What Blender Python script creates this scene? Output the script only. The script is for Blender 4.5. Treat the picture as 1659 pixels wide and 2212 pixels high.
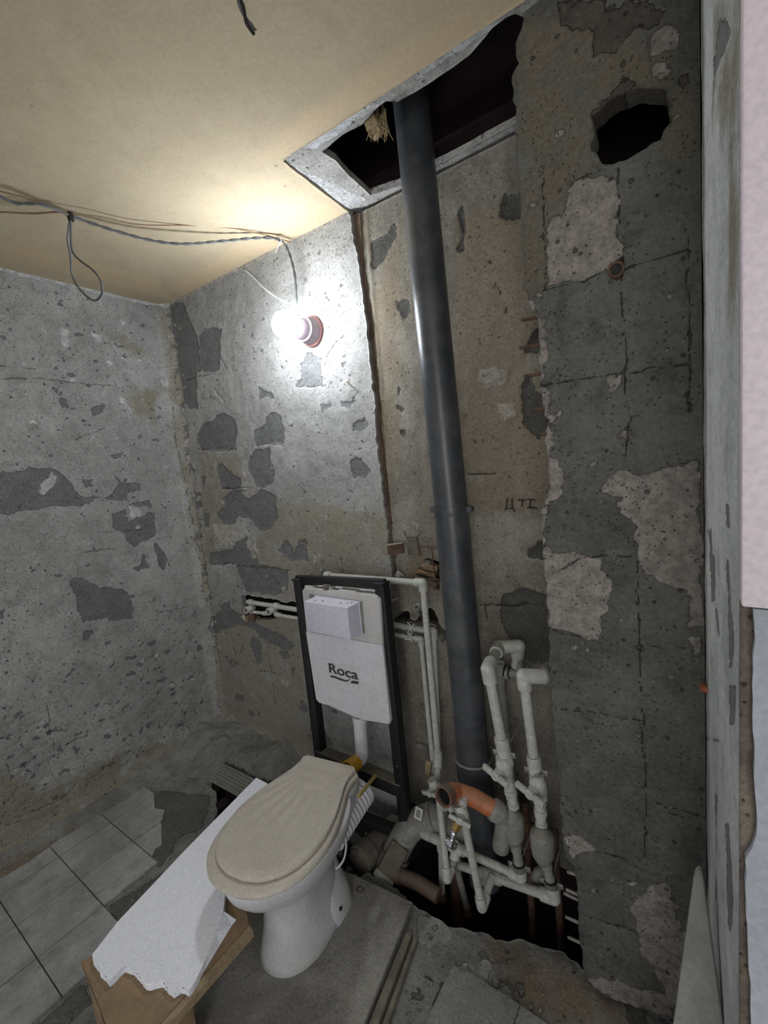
import bpy, bmesh, math, random
import numpy as np
from mathutils import Vector, Matrix, Euler

for o in list(bpy.data.objects): bpy.data.objects.remove(o)
SC = bpy.context.scene
COL = SC.collection
random.seed(7)

# ------------------------------------------------------------------ camera
W, H, F = 1659.0, 2212.0, 972.4
CAM = np.array([0.0, 0.0, 1.55])
def cam_rows(a, b, c):
    ca, sa, cb, sb = math.cos(a), math.sin(a), math.cos(b), math.sin(b)
    f = np.array([sa*cb, ca*cb, sb]); r = np.array([ca, -sa, 0.0]); d = np.cross(f, r)
    return np.array([r*math.cos(c)+d*math.sin(c), -r*math.sin(c)+d*math.cos(c), f])
CM = cam_rows(-0.62211229, -0.11690886, 0.09131959)
cd = bpy.data.cameras.new('camera'); cam = bpy.data.objects.new('camera', cd); COL.objects.link(cam)
cd.sensor_fit = 'VERTICAL'; cd.sensor_height = 36.0; cd.lens = F/H*36.0; cd.clip_start = .02
m = Matrix.Identity(4)
for i in range(3):
    m[i][0] = CM[0][i]; m[i][1] = -CM[1][i]; m[i][2] = -CM[2][i]; m[i][3] = CAM[i]
cam.matrix_world = m
SC.camera = cam
SC.view_settings.view_transform = 'Standard'; SC.view_settings.look = 'None'
SC.view_settings.gamma = 1; SC.view_settings.use_curve_mapping = False
SC.view_settings.exposure = 0.0

# ------------------------------------------------------------------ world and lights
BULB_S = 175.0
wd = bpy.data.worlds.new('ambient_fill'); SC.world = wd; wd.use_nodes = True  # even background fill added around the open room
wb = wd.node_tree.nodes['Background']; wb.inputs[0].default_value = (.95, .97, 1.0, 1); wb.inputs[1].default_value = .53
ld = bpy.data.lights.new('fill_light', 'AREA'); ld.shape = 'RECTANGLE'; ld.size = .9; ld.size_y = 1.6; ld.energy = 21; ld.color = (1.0, .985, .97)  # added fill from behind the camera, no lamp known there
lo = bpy.data.objects.new('fill_light', ld); COL.objects.link(lo)
lo.location = (.55, -1.7, 1.5); lo.rotation_euler = Euler((math.radians(88), 0, math.radians(22)))

# ------------------------------------------------------------------ measuring helper: where a sight line meets a real plane
def at(px, py, ax, v):
    d = np.array([(px-829.5)/F, (py-1106)/F, 1.0]) @ CM
    i = 'xyz'.index(ax); t = (v-CAM[i])/d[i]
    return CAM + d*t
class Crop:
    def __init__(s, ox, oy, k): s.o = (ox, oy, k)
    def px(s, p): return (s.o[0]+p[0]*s.o[2], s.o[1]+p[1]*s.o[2])
    def on(s, pts, ax, v):
        ij = {'x': (1, 2), 'y': (0, 2), 'z': (0, 1)}[ax]; out = []
        for p in pts:
            q = at(*s.px(p), ax, v); out.append((q[ij[0]], q[ij[1]]))
        return out
FULL = Crop(0, 0, 1)
def V3(*a): return Vector(a)
def A(px, py, ax, v): return Vector(at(px, py, ax, v))

XL, YB, ZC, YS = -2.46, 1.50, 2.51, 1.17      # left wall, back wall, ceiling, shaft slab

# ------------------------------------------------------------------ numpy noise and signed distances
def vnoise(x, y, seed):
    rs = np.random.RandomState(seed); T = rs.rand(256, 256)
    xi = np.floor(x).astype(int); yi = np.floor(y).astype(int); fx = x-xi; fy = y-yi
    fx = fx*fx*(3-2*fx); fy = fy*fy*(3-2*fy); g = lambda a, b: T[a & 255, b & 255]
    return (g(xi, yi)*(1-fx)+g(xi+1, yi)*fx)*(1-fy)+(g(xi, yi+1)*(1-fx)+g(xi+1, yi+1)*fx)*fy
def fbm(x, y, f, seed, o=4):
    s = 0; a = 1; t = 0
    for k in range(o):
        s = s+a*vnoise(x*f*2**k+17.3*k, y*f*2**k+5.1*k, seed+k); t += a; a *= .55
    return s/t
def edge_dist(P, A_, B_):
    d = B_-A_; L = max((d*d).sum(), 1e-12)
    t = np.clip(((P-A_)@d)/L, 0, 1)[:, None]; Q = A_+t*d
    return np.sqrt(((P-Q)**2).sum(1)), Q
def sdf_poly(P, poly, margin=.06):
    poly = np.array(poly, float); out = np.full(len(P), -margin)
    lo_, hi = poly.min(0)-margin, poly.max(0)+margin
    ix = np.where(((P > lo_) & (P < hi)).all(1))[0]
    if len(ix) == 0: return out
    p = P[ix]; best = np.full(len(ix), 9.0); ins = np.zeros(len(ix), bool)
    for k in range(len(poly)):
        a, b = poly[k], poly[(k+1) % len(poly)]
        best = np.minimum(best, edge_dist(p, a, b)[0])
        if a[1] != b[1]:
            c = (a[1] > p[:, 1]) != (b[1] > p[:, 1])
            xx = (b[0]-a[0])*(p[:, 1]-a[1])/(b[1]-a[1])+a[0]
            ins ^= c & (p[:, 0] < xx)
    out[ix] = np.clip(np.where(ins, best, -best), -margin, margin)
    return out
def sdf_union(P, polys):
    r = np.full(len(P), -.06)
    for q in polys: r = np.maximum(r, sdf_poly(P, q))
    return r
def line_dist(P, lines, margin=.04):
    r = np.full(len(P), margin)
    for ln in lines:
        ln = np.array(ln, float); lo_, hi = ln.min(0)-margin, ln.max(0)+margin
        ix = np.where(((P > lo_) & (P < hi)).all(1))[0]
        if len(ix) == 0: continue
        for k in range(len(ln)-1):
            r[ix] = np.minimum(r[ix], edge_dist(P[ix], ln[k], ln[k+1])[0])
    return r
def sstep(a, b, x):
    t = np.clip((x-a)/(b-a), 0, 1); return t*t*(3-2*t)
def rag(poly, amp, step=.012, seed=1, closed=True):
    """chip the edge of an outline"""
    rs = random.Random(seed); out = []; n = len(poly)
    for k in range(n if closed else n-1):
        a, b = poly[k], poly[(k+1) % n]; L = math.hypot(b[0]-a[0], b[1]-a[1]); c = max(1, int(L/step))
        for i in range(c):
            t = i/c; nx, ny = -(b[1]-a[1])/(L+1e-9), (b[0]-a[0])/(L+1e-9); w = rs.uniform(-amp, amp)
            out.append((a[0]+(b[0]-a[0])*t+nx*w, a[1]+(b[1]-a[1])*t+ny*w))
    if not closed: out.append(poly[-1])
    return out

# ------------------------------------------------------------------ materials
class NT:
    def __init__(s, name):
        s.m = bpy.data.materials.new(name); s.m.use_nodes = True; s.t = s.m.node_tree
        s.b = s.t.nodes['Principled BSDF']; s.co = s.n('ShaderNodeTexCoord').outputs['Object']
    def n(s, typ, **k):
        q = s.t.nodes.new(typ)
        for a, v in k.items(): setattr(q, a, v)
        return q
    def l(s, a, b): s.t.links.new(a, b)
    def inp(s, node, i, v):
        if isinstance(v, (int, float)): node.inputs[i].default_value = v
        elif isinstance(v, (tuple, list)): node.inputs[i].default_value = tuple(v)+((1,) if len(v) == 3 and node.inputs[i].type == 'RGBA' else ())
        else: s.l(v, node.inputs[i])
    def noise(s, sc, det=5, ro=.55, stretch=None, lo=None, hi=None):
        co = s.co
        if stretch:
            mp = s.n('ShaderNodeMapping'); s.l(co, mp.inputs[0]); mp.inputs['Scale'].default_value = stretch; co = mp.outputs[0]
        q = s.n('ShaderNodeTexNoise'); s.l(co, q.inputs['Vector']); q.inputs['Scale'].default_value = sc
        q.inputs['Detail'].default_value = det; q.inputs['Roughness'].default_value = ro
        return q.outputs[0] if lo is None else s.ramp(q.outputs[0], lo, hi)
    def ramp(s, x, a, b, lo=0.0, hi=1.0, smooth=True):
        q = s.n('ShaderNodeMapRange'); q.interpolation_type = 'SMOOTHSTEP' if smooth else 'LINEAR'
        s.inp(q, 0, x)
        for i, v in zip((1, 2, 3, 4), (a, b, lo, hi)): q.inputs[i].default_value = v
        return q.outputs[0]
    def math(s, op, a, b=0.0):
        q = s.n('ShaderNodeMath', operation=op); s.inp(q, 0, a); s.inp(q, 1, b); return q.outputs[0]
    def mix(s, f, a, b, bt='MIX'):
        q = s.n('ShaderNodeMix', data_type='RGBA', blend_type=bt); s.inp(q, 0, f); s.inp(q, 6, a); s.inp(q, 7, b); return q.outputs[2]
    def attr(s, name): return s.n('ShaderNodeAttribute', attribute_name=name).outputs['Fac']
    def col(s, c): s.inp(s.b, 'Base Color', c)
    def bump(s, h, d, st=1.0):
        q = s.n('ShaderNodeBump'); s.l(h, q.inputs['Height']); q.inputs['Distance'].default_value = d; q.inputs['Strength'].default_value = st
        s.l(q.outputs[0], s.b.inputs['Normal'])
    def set(s, **k):
        for a, v in k.items(): s.inp(s.b, {'rough': 'Roughness', 'metal': 'Metallic', 'spec': 'Specular IOR Level', 'coat': 'Coat Weight'}[a], v)
        return s
def srgb(r, g, b):
    f = lambda c: (c/255/12.92) if c/255 <= .04045 else ((c/255+.055)/1.055)**2.4
    return (f(r), f(g), f(b))
def simple(name, c1, c2=None, sc=12, rough=.6, metal=0.0, bump=.0006, fine=120, dust=None, amt=.5, coat=0.0):
    t = NT(name); c2 = c2 or tuple(x*.8 for x in c1)
    c = t.mix(t.noise(sc, 6, lo=.35, hi=.65), c1, c2)
    if dust:
        d = t.math('MULTIPLY', t.noise(sc*1.7, 8, .65, lo=.5-.22*amt, hi=.62), amt); c = t.mix(d, c, dust)
        g = t.n('ShaderNodeNewGeometry'); sx = t.n('ShaderNodeSeparateXYZ'); t.l(g.outputs['Normal'], sx.inputs[0])
        up = t.math('MULTIPLY', t.ramp(sx.outputs[2], .2, .9), amt*1.1); c = t.mix(t.ramp(up, 0, 1), c, dust)
        t.set(rough=t.ramp(d, 0, 1, rough, max(rough, .8)))
    else: t.set(rough=rough)
    fn = t.noise(fine, 3)
    c = t.mix(t.ramp(fn, .3, .7, .0, .14), c, (0, 0, 0)); t.col(c)
    if bump: t.bump(t.math('ADD', t.noise(sc*3, 5), t.math('MULTIPLY', fn, .4)), bump)
    t.set(metal=metal, coat=coat); return t.m
def wall_mat(name, base1, base2, dark1, dark2, pale, warm, crack, pits=.5, bump=.006, streak=None, fine=1.0, cw=.0045, co=.85, mot=1.0):
    t = NT(name)
    big = t.noise(2.3, 9, .62, lo=.38, hi=.62); mid = t.noise(14, 10, .72); fn = t.noise(110, 5, .7); ed = t.noise(34, 10, .8)
    c = t.mix(big, base1, base2)
    c = t.mix(t.ramp(mid, .47, .68, 0, .6*mot), c, tuple(x*.60 for x in base2))
    c = t.mix(t.ramp(mid, .46, .30, 0, .5*mot), c, tuple(min(1, x*1.3) for x in base1))
    if streak:
        st = t.noise(9, 6, .7, stretch=streak, lo=.42, hi=.68); c = t.mix(t.math('MULTIPLY', st, .45), c, tuple(x*.6 for x in base2))
    eo = t.math('MULTIPLY', t.math('SUBTRACT', ed, .5), .030)
    mk = lambda a, w=.0016: t.ramp(t.math('ADD', t.attr(a), eo), -w, w)
    mw = t.math('MULTIPLY', t.ramp(t.math('ADD', t.attr('warm'), t.math('MULTIPLY', t.math('SUBTRACT', mid, .5), .09)), -.03, .03), t.noise(9, 9, .7, lo=.30, hi=.52))
    c = t.mix(mw, c, warm)
    dk = t.mix(t.noise(20, 7, .7, lo=.35, hi=.68), dark1, dark2); md = mk('dark'); c = t.mix(t.math('MULTIPLY', md, .93), c, dk)
    pl = t.mix(t.noise(30, 7, .75, lo=.38, hi=.62), pale, tuple(x*.6 for x in pale)); mp = mk('pale', .0025)
    c = t.mix(t.math('MULTIPLY', mp, .9), c, pl)
    # small chips and blow holes
    vo = t.n('ShaderNodeTexVoronoi'); t.l(t.co, vo.inputs['Vector']); vo.inputs['Scale'].default_value = 26
    sel = t.noise(9, 3, lo=.42, hi=.52)
    pit = t.math('MULTIPLY', t.ramp(t.math('ADD', vo.outputs['Distance'], t.math('MULTIPLY', ed, .25)), .28, .20), sel)
    vo2 = t.n('ShaderNodeTexVoronoi'); t.l(t.co, vo2.inputs['Vector']); vo2.inputs['Scale'].default_value = 80
    pit2 = t.math('MULTIPLY', t.ramp(vo2.outputs['Distance'], .20, .12), t.noise(16, 2, lo=.44, hi=.50))
    pt = t.math('MULTIPLY', t.math('MAXIMUM', pit, pit2), pits)
    c = t.mix(pt, c, tuple(x*.7 for x in dark1))
    c = t.mix(t.math('MULTIPLY', t.ramp(t.noise(21, 7, .8), .66, .74), .35*pits), c, tuple(min(1, x*1.5) for x in base1))
    cr = t.ramp(t.math('ADD', t.attr('crack'), t.math('MULTIPLY', t.math('SUBTRACT', ed, .5), .010)), cw, cw*.3)
    c = t.mix(t.math('MULTIPLY', cr, co), c, crack)
    c = t.mix(t.ramp(fn, .35, .75, 0, .38*fine), c, tuple(x*.35 for x in base2)); c = t.mix(t.ramp(fn, .5, .25, 0, .22*fine), c, tuple(min(1, x*1.5) for x in base1))
    t.col(c); t.set(rough=.9, spec=.25)
    h = t.math('ADD', t.math('MULTIPLY', mid, .7), t.math('MULTIPLY', fn, .28*fine))
    h = t.math('SUBTRACT', h, t.math('MULTIPLY', pt, .55)); h = t.math('SUBTRACT', h, t.math('MULTIPLY', md, .35)); h = t.math('SUBTRACT', h, t.math('MULTIPLY', cr, .5))
    h = t.math('ADD', h, t.math('MULTIPLY', mp, .15))
    t.bump(h, bump); return t.m

M = {}
M['left'] = wall_mat('grey_plaster_left', (.345, .345, .33), (.26, .26, .247), (.095, .10, .102), (.14, .143, .142), (.52, .52, .505), (.21, .195, .145), (.07, .07, .065), .95, cw=.0032, co=.7)
M['back'] = wall_mat('grey_plaster_back', (.37, .37, .355), (.285, .285, .272), (.115, .12, .12), (.155, .158, .156), (.46, .44, .385), (.255, .235, .185), (.06, .055, .045), .85, cw=.0032, co=.7)
M['shaft'] = wall_mat('brown_grey_concrete', (.285, .265, .22), (.20, .182, .148), (.05, .052, .05), (.078, .078, .070), (.38, .35, .30), (.215, .18, .13), (.035, .025, .02), .6, streak=(1, 1, .12))
M['slab'] = wall_mat('scraped_slab', (.165, .167, .150), (.105, .108, .098), (.085, .065, .058), (.12, .10, .082), (.42, .375, .335), (.185, .16, .118), (.05, .05, .045), .7, bump=.013, cw=.0024, co=.55)
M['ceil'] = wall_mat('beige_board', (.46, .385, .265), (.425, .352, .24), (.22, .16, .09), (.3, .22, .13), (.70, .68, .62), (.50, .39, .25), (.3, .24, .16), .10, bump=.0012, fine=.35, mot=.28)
M['margin'] = wall_mat('ceiling_concrete', (.42, .41, .38), (.30, .295, .27), (.10, .10, .09), (.14, .14, .12), (.6, .6, .6), (.3, .26, .18), (.05, .05, .05), .7, bump=.01)
M['duct'] = wall_mat('shade_dark_duct', (.028, .014, .015), (.016, .009, .010), (.01, .006, .006), (.02, .01, .01), (.06, .03, .03), (.03, .018, .018), (.01, .01, .01), .4)  # darkness inside shaft, round hole and pit put into the colour
M['floor'] = wall_mat('dusty_screed', (.265, .262, .24), (.18, .178, .162), (.105, .10, .088), (.12, .115, .10), (.36, .355, .33), (.17, .135, .095), (.05, .048, .042), .6, bump=.012)
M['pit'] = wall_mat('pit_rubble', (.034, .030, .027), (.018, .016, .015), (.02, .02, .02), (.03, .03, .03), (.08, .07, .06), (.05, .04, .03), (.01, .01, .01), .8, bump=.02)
M['rustgap'] = wall_mat('rusty_brown_joint', (.15, .105, .075), (.10, .07, .05), (.05, .04, .03), (.07, .05, .04), (.3, .25, .2), (.12, .08, .05), (.03, .02, .02), .6, bump=.01)
M['jamb'] = wall_mat('jamb_plaster', (.56, .575, .56), (.43, .45, .44), (.13, .115, .12), (.16, .17, .165), (.5, .51, .5), (.22, .20, .15), (.1, .1, .1), .3, bump=.004)
M['pink'] = simple('pink_paint', (.74, .645, .69), (.70, .61, .65), 3, .5, bump=.0004)
M['plaster_blue'] = simple('bluish_plaster', (.38, .40, .44), (.31, .33, .36), 4, .8, bump=.002)
M['brownrough'] = wall_mat('brown_render', (.27, .235, .19), (.18, .15, .12), (.07, .06, .05), (.10, .08, .06), (.42, .36, .33), (.20, .12, .085), (.04, .03, .03), .7, bump=.012)
M['tile'] = wall_mat('marbled_tile', (.38, .385, .37), (.27, .275, .26), (.15, .15, .14), (.19, .19, .17), (.5, .5, .48), (.22, .20, .15), (.12, .12, .11), .22, bump=.0015, streak=(1, .25, 1), fine=.6)
M['ppr'] = simple('dusty_grey_plastic', (.55, .56, .52), (.47, .475, .44), 25, .55, dust=(.35, .34, .30), amt=.5)
M['ppr2'] = simple('grimy_grey_plastic', (.32, .32, .29), (.23, .23, .205), 25, .6, dust=(.19, .18, .155), amt=.6)
M['stack'] = simple('dark_grey_pipe', (.060, .065, .072), (.042, .047, .053), 6, .34, dust=(.17, .17, .165), amt=.22)
M['ceramic'] = simple('dusty_white_ceramic', (.66, .66, .70), (.60, .60, .63), 4, .28, dust=(.47, .445, .38), amt=.42, bump=.0002, coat=.2)
M['seat'] = simple('beige_seat_plastic', (.56, .515, .44), (.51, .47, .40), 9, .5, dust=(.46, .42, .35), amt=.4, bump=.0003)
M['foam'] = simple('white_polystyrene', (.90, .915, .97), (.86, .88, .94), 60, .85, bump=.0015, fine=260)
M['white'] = simple('white_plastic', (.68, .67, .71), (.63, .62, .66), 5, .45, dust=(.50, .48, .44), amt=.18)
M['styro'] = simple('grey_white_liner', (.57, .56, .55), (.51, .50, .49), 7, .7, dust=(.42, .40, .36), amt=.3)
M['boxwhite'] = simple('lilac_white_card', (.66, .63, .73), (.62, .60, .70), 5, .6, dust=(.6, .58, .6), amt=.2)
M['black'] = simple('black_painted_steel', (.008, .008, .009), (.005, .005, .006), 18, .65, dust=(.03, .03, .03), amt=.10)
M['dustbar'] = simple('dust_covered_bar', (.15, .135, .105), (.11, .10, .08), 30, .9, bump=.002)
M['yellow'] = simple('yellow_plastic', (.72, .42, .03), (.66, .38, .03), 8, .45)
M['yellow_in'] = simple('yellow_plastic_inside', (.60, .36, .01), (.5, .3, .01), 8, .5)
M['yellow_dust'] = simple('dusty_yellow_plastic', (.40, .30, .10), (.33, .26, .10), 20, .7)
M['orange'] = simple('orange_plastic', (.50, .15, .05), (.40, .12, .045), 14, .5, dust=(.30, .17, .10), amt=.45)
M['rust'] = simple('rusty_steel', (.15, .085, .055), (.09, .055, .04), 30, .85, metal=.2, bump=.002)
M['brownpvc'] = simple('dusty_brown_plastic', (.16, .075, .045), (.12, .065, .045), 14, .7, dust=(.13, .11, .09), amt=.5)
M['steel'] = simple('zinc_steel', (.50, .50, .48), (.38, .38, .36), 30, .38, metal=.75, bump=.0003)
M['chrome'] = simple('chrome', (.85, .88, .93), (.8, .83, .88), 30, .12, metal=1.0, bump=0)
M['brass'] = simple('brass', (.55, .34, .13), (.42, .25, .09), 30, .4, metal=.8)
M['rubber'] = simple('black_rubber', (.015, .015, .015), (.01, .01, .01), 30, .7)
M['cable'] = simple('grey_cable', (.10, .105, .105), (.07, .075, .075), 30, .55)
M['cablebrown'] = simple('brown_wire', (.22, .14, .075), (.16, .10, .05), 30, .6)
M['cablewhite'] = simple('white_wire', (.80, .82, .85), (.7, .72, .75), 30, .5)
M['wood'] = simple('chipboard_brown', (.28, .19, .11), (.22, .15, .09), 22, .8, bump=.001)
M['woodedge'] = simple('board_edge', (.33, .25, .15), (.26, .19, .115), 30, .8, bump=.001)
M['woodgrey'] = simple('weathered_batten', (.20, .18, .14), (.13, .115, .09), 26, .9, bump=.002)
M['plate'] = wall_mat('dusty_board', (.30, .29, .255), (.225, .215, .19), (.11, .10, .085), (.13, .12, .10), (.35, .34, .31), (.20, .17, .12), (.06, .05, .04), .3, bump=.004)
M['socket'] = simple('mauve_socket', (.36, .29, .33), (.32, .26, .29), 9, .5, bump=.0002)
M['socketring'] = simple('brown_socket_rim', (.26, .12, .11), (.20, .09, .085), 20, .7)
M['ink'] = simple('dark_marking', (.030, .022, .018), (.02, .015, .012), 60, .9, bump=0)
M['logo'] = simple('logo_grey', (.045, .05, .055), (.04, .045, .05), 60, .6, bump=0)
M['logobg'] = simple('logo_plate', (.62, .61, .62), (.60, .59, .60), 60, .6, bump=0)
M['stone'] = simple('rubble_grey', (.26, .25, .225), (.17, .165, .145), 30, .95, bump=.003)
M['boardgrey'] = simple('grey_leaning_board', (.26, .265, .24), (.215, .22, .20), 16, .85, bump=.0012)
M['straw'] = simple('straw_packing', (.42, .33, .18), (.25, .19, .11), 60, .95, bump=.002)
t = NT('lit_bulb'); t.b.inputs['Emission Color'].default_value = (.88, .93, 1, 1); t.b.inputs['Emission Strength'].default_value = BULB_S; t.col((1, 1, 1)); M['bulb'] = t.m

# ------------------------------------------------------------------ object helpers
def tag(o, label=None, cat=None, group=None, kind=None):
    for k, v in (('label', label), ('category', cat), ('group', group), ('kind', kind)):
        if v: o[k] = v
    return o
def root(name, loc, label, cat, group=None):
    o = bpy.data.objects.new(name, None); COL.objects.link(o); o.location = loc; o.empty_display_size = .05
    return tag(o, label, cat, group)
def wloc(o):
    p = Vector((0, 0, 0))
    while o is not None: p = p+o.location; o = o.parent
    return p
class MB:
    """collects shapes in world coordinates, build() links them as ONE mesh object"""
    def __init__(s): s.bm = bmesh.new()
    def box(s, c, size, rot=None, bev=0.0):
        g = bmesh.ops.create_cube(s.bm, size=1.0); vs = g['verts']
        mt = Matrix.Translation(c) @ ((rot if isinstance(rot, Matrix) else Euler(rot).to_matrix()).to_4x4() if rot is not None else Matrix.Identity(4)) @ Matrix.Diagonal((*size, 1))
        bmesh.ops.transform(s.bm, matrix=mt, verts=vs)
        if bev: bmesh.ops.bevel(s.bm, geom=list({e for v in vs for e in v.link_edges}), offset=bev, segments=2, affect='EDGES', profile=.5)
        return s
    def ring(s, c, X, Y, r, n, ry=None):
        return [s.bm.verts.new(c+X*(r*math.cos(2*math.pi*k/n))+Y*((ry or r)*math.sin(2*math.pi*k/n))) for k in range(n)]
    def bridge(s, a, b):
        n = len(a)
        for k in range(n): s.bm.faces.new((a[k], a[(k+1) % n], b[(k+1) % n], b[k]))
    def lathe(s, p0, p1, prof, n=20, cap=True):
        """prof: (t along p0->p1, radius)"""
        p0, p1 = Vector(p0), Vector(p1); d = p1-p0; z = d.normalized(); x = z.orthogonal().normalized(); y = z.cross(x)
        rs = [s.ring(p0+d*t, x, y, max(r, 1e-4), n) for t, r in prof]
        for a, b in zip(rs, rs[1:]): s.bridge(a, b)
        if cap: s.bm.faces.new(rs[0]); s.bm.faces.new(rs[-1])
        return s
    def cyl(s, p0, p1, r, r1=None, n=20, cap=True): return s.lathe(p0, p1, [(0, r), (1, r1 if r1 else r)], n, cap)
    def tube(s, pts, r, n=12, cap=True, rad=None):
        pts = [Vector(p) for p in pts]; N = len(pts); x = None; rs = []
        for i, p in enumerate(pts):
            z = (pts[min(i+1, N-1)]-pts[max(i-1, 0)]).normalized()
            if x is None: x = z.orthogonal().normalized()
            x = (x-z*x.dot(z)).normalized(); y = z.cross(x)
            rs.append(s.ring(p, x, y, rad[i] if rad else r, n))
        for a, b in zip(rs, rs[1:]): s.bridge(a, b)
        if cap: s.bm.faces.new(rs[0]); s.bm.faces.new(rs[-1])
        return s
    def sphere(s, c, r, seg=20, sc=(1, 1, 1)):
        g = bmesh.ops.create_uvsphere(s.bm, u_segments=seg, v_segments=seg//2+2, radius=r)
        bmesh.ops.transform(s.bm, matrix=Matrix.Translation(c) @ Matrix.Diagonal((*sc, 1)), verts=g['verts']); return s
    def prism(s, pts, off, bev=0.0):
        a = [s.bm.verts.new(Vector(p)) for p in pts]; b = [s.bm.verts.new(Vector(p)+Vector(off)) for p in pts]
        f1 = s.bm.faces.new(a); f2 = s.bm.faces.new(b[::-1]); s.bridge(a, b)
        if bev: bmesh.ops.bevel(s.bm, geom=list(f1.edges)+list(f2.edges), offset=bev, segments=2, affect='EDGES')
        return s
    def rough(s, amp, cuts=2, seed=0):
        bmesh.ops.triangulate(s.bm, faces=s.bm.faces)
        bmesh.ops.subdivide_edges(s.bm, edges=s.bm.edges, cuts=cuts, use_grid_fill=True)
        rs = random.Random(seed)
        for v in s.bm.verts: v.co += Vector((rs.uniform(-amp, amp) for _ in range(3)))
        return s
    def build(s, name, mat, parent=None, smooth=True, angle=35):
        bmesh.ops.recalc_face_normals(s.bm, faces=s.bm.faces)
        if parent is not None:
            bmesh.ops.translate(s.bm, vec=-wloc(parent), verts=s.bm.verts)
        me = bpy.data.meshes.new(name); 
        for f in s.bm.faces: f.smooth = smooth
        ca = math.radians(angle)
        if smooth:
            for e in s.bm.edges:
                if len(e.link_faces) == 2 and e.calc_face_angle(0) > ca: e.smooth = False
        s.bm.to_mesh(me); s.bm.free(); me.materials.append(M[mat] if isinstance(mat, str) else mat)
        o = bpy.data.objects.new(name, me); COL.objects.link(o)
        if parent is not None: o.parent = parent
        return o
def cat_rom(P, n=6, closed=False):
    P = [Vector(p) for p in P]; N = len(P); out = []
    for i in range(N if closed else N-1):
        g = (lambda k: P[k % N]) if closed else (lambda k: P[min(max(k, 0), N-1)])
        a, b, c, d = g(i-1), g(i), g(i+1), g(i+2)
        for k in range(n):
            t = k/n; out.append(.5*((2*b)+(c-a)*t+(2*a-5*b+4*c-d)*t*t+(3*b-a-3*c+d)*t**3))
    if not closed: out.append(P[-1])
    return out

# ------------------------------------------------------------------ rough sheet: a displaced grid with stain and chip attributes
def surf(name, posf, u0, u1, v0, v1, step, mat, outer=None, holes=(), disp=None, thick=.04, attrs=None, warp=.015, parent=None):
    nu = int((u1-u0)/step)+1; nv = int((v1-v0)/step)+1
    U, Vv = np.meshgrid(np.linspace(u0, u1, nu), np.linspace(v0, v1, nv), indexing='ij')
    P = np.stack([U.ravel(), Vv.ravel()], 1)
    idx = np.arange(nu*nv).reshape(nu, nv)
    Fq = np.stack([idx[:-1, :-1], idx[1:, :-1], idx[1:, 1:], idx[:-1, 1:]], -1).reshape(-1, 4)
    C = P[Fq].mean(1); keep = np.ones(len(Fq), bool); polys = []
    if outer is not None: keep &= sdf_poly(C, outer, .5) > 0; polys.append(outer)
    for h in holes: keep &= sdf_poly(C, h, .5) < 0; polys.append(h)
    Fk = Fq[keep]
    if polys:
        gone = np.zeros(len(P), bool); gone[Fq[~keep].ravel()] = True
        b = np.zeros(len(P), bool); b[Fk.ravel()] = True; bi = np.where(b & gone)[0]
        best = np.full(len(bi), step*1.6); tgt = P[bi].copy()
        for poly in polys:
            q = np.array(poly, float)
            for k in range(len(q)):
                d, Q = edge_dist(P[bi], q[k], q[(k+1) % len(q)]); s_ = d < best; best[s_] = d[s_]; tgt[s_] = Q[s_]
        P[bi] = tgt
    used = np.unique(Fk); remap = -np.ones(len(P), int); remap[used] = np.arange(len(used)); P = P[used]; Fk = remap[Fk]
    at_ = {}
    wp = np.stack([fbm(P[:, 0], P[:, 1], 22, 31)-.5, fbm(P[:, 0], P[:, 1], 22, 77)-.5], 1)*2*warp+np.stack([fbm(P[:, 0], P[:, 1], 75, 41)-.5, fbm(P[:, 0], P[:, 1], 75, 67)-.5], 1)*warp*1.1
    attrs = attrs or {}
    for k in ('dark', 'pale', 'warm'): at_[k] = sdf_union(P+wp, attrs.get(k, []))
    at_['crack'] = line_dist(P+wp*.5, attrs.get('crack', []))
    d = disp(P[:, 0], P[:, 1], at_) if disp else np.zeros(len(P))
    X = posf(P[:, 0], P[:, 1], d)
    n = len(P); E_ = np.concatenate([Fk[:, [0, 1]], Fk[:, [1, 2]], Fk[:, [2, 3]], Fk[:, [3, 0]]])
    key = np.sort(E_, 1); key = key[:, 0].astype(np.int64)*n+key[:, 1]
    uq, inv, cnt = np.unique(key, return_inverse=True, return_counts=True)
    Be = E_[cnt[inv] == 1]; bv = np.unique(Be); m2 = -np.ones(n, int); m2[bv] = n+np.arange(len(bv))
    X2 = posf(P[bv, 0], P[bv, 1], d[bv]-thick); X = np.concatenate([X, X2])
    rim = np.stack([Be[:, 0], Be[:, 1], m2[Be[:, 1]], m2[Be[:, 0]]], 1); faces = np.concatenate([Fk, rim])
    me = bpy.data.meshes.new(name); me.vertices.add(len(X)); me.vertices.foreach_set('co', X.astype(np.float32).ravel())
    me.loops.add(faces.size); me.loops.foreach_set('vertex_index', faces.astype(np.int32).ravel())
    me.polygons.add(len(faces)); me.polygons.foreach_set('loop_start', np.arange(0, faces.size, 4, dtype=np.int32))
    try: me.polygons.foreach_set('loop_total', np.full(len(faces), 4, np.int32))
    except Exception: pass
    me.polygons.foreach_set('use_smooth', np.concatenate([np.ones(len(Fk), bool), np.zeros(len(rim), bool)]))
    me.update(calc_edges=True)
    for k, a in at_.items():
        at2 = me.attributes.new(k, 'FLOAT', 'POINT'); at2.data.foreach_set('value', np.concatenate([a, a[bv]]).astype(np.float32))
    me.materials.append(M[mat] if isinstance(mat, str) else mat)
    o = bpy.data.objects.new(name, me); COL.objects.link(o)
    if parent is not None: o.parent = parent; o.location = -wloc(parent)
    else: tag(o, kind='structure')
    return o
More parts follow.
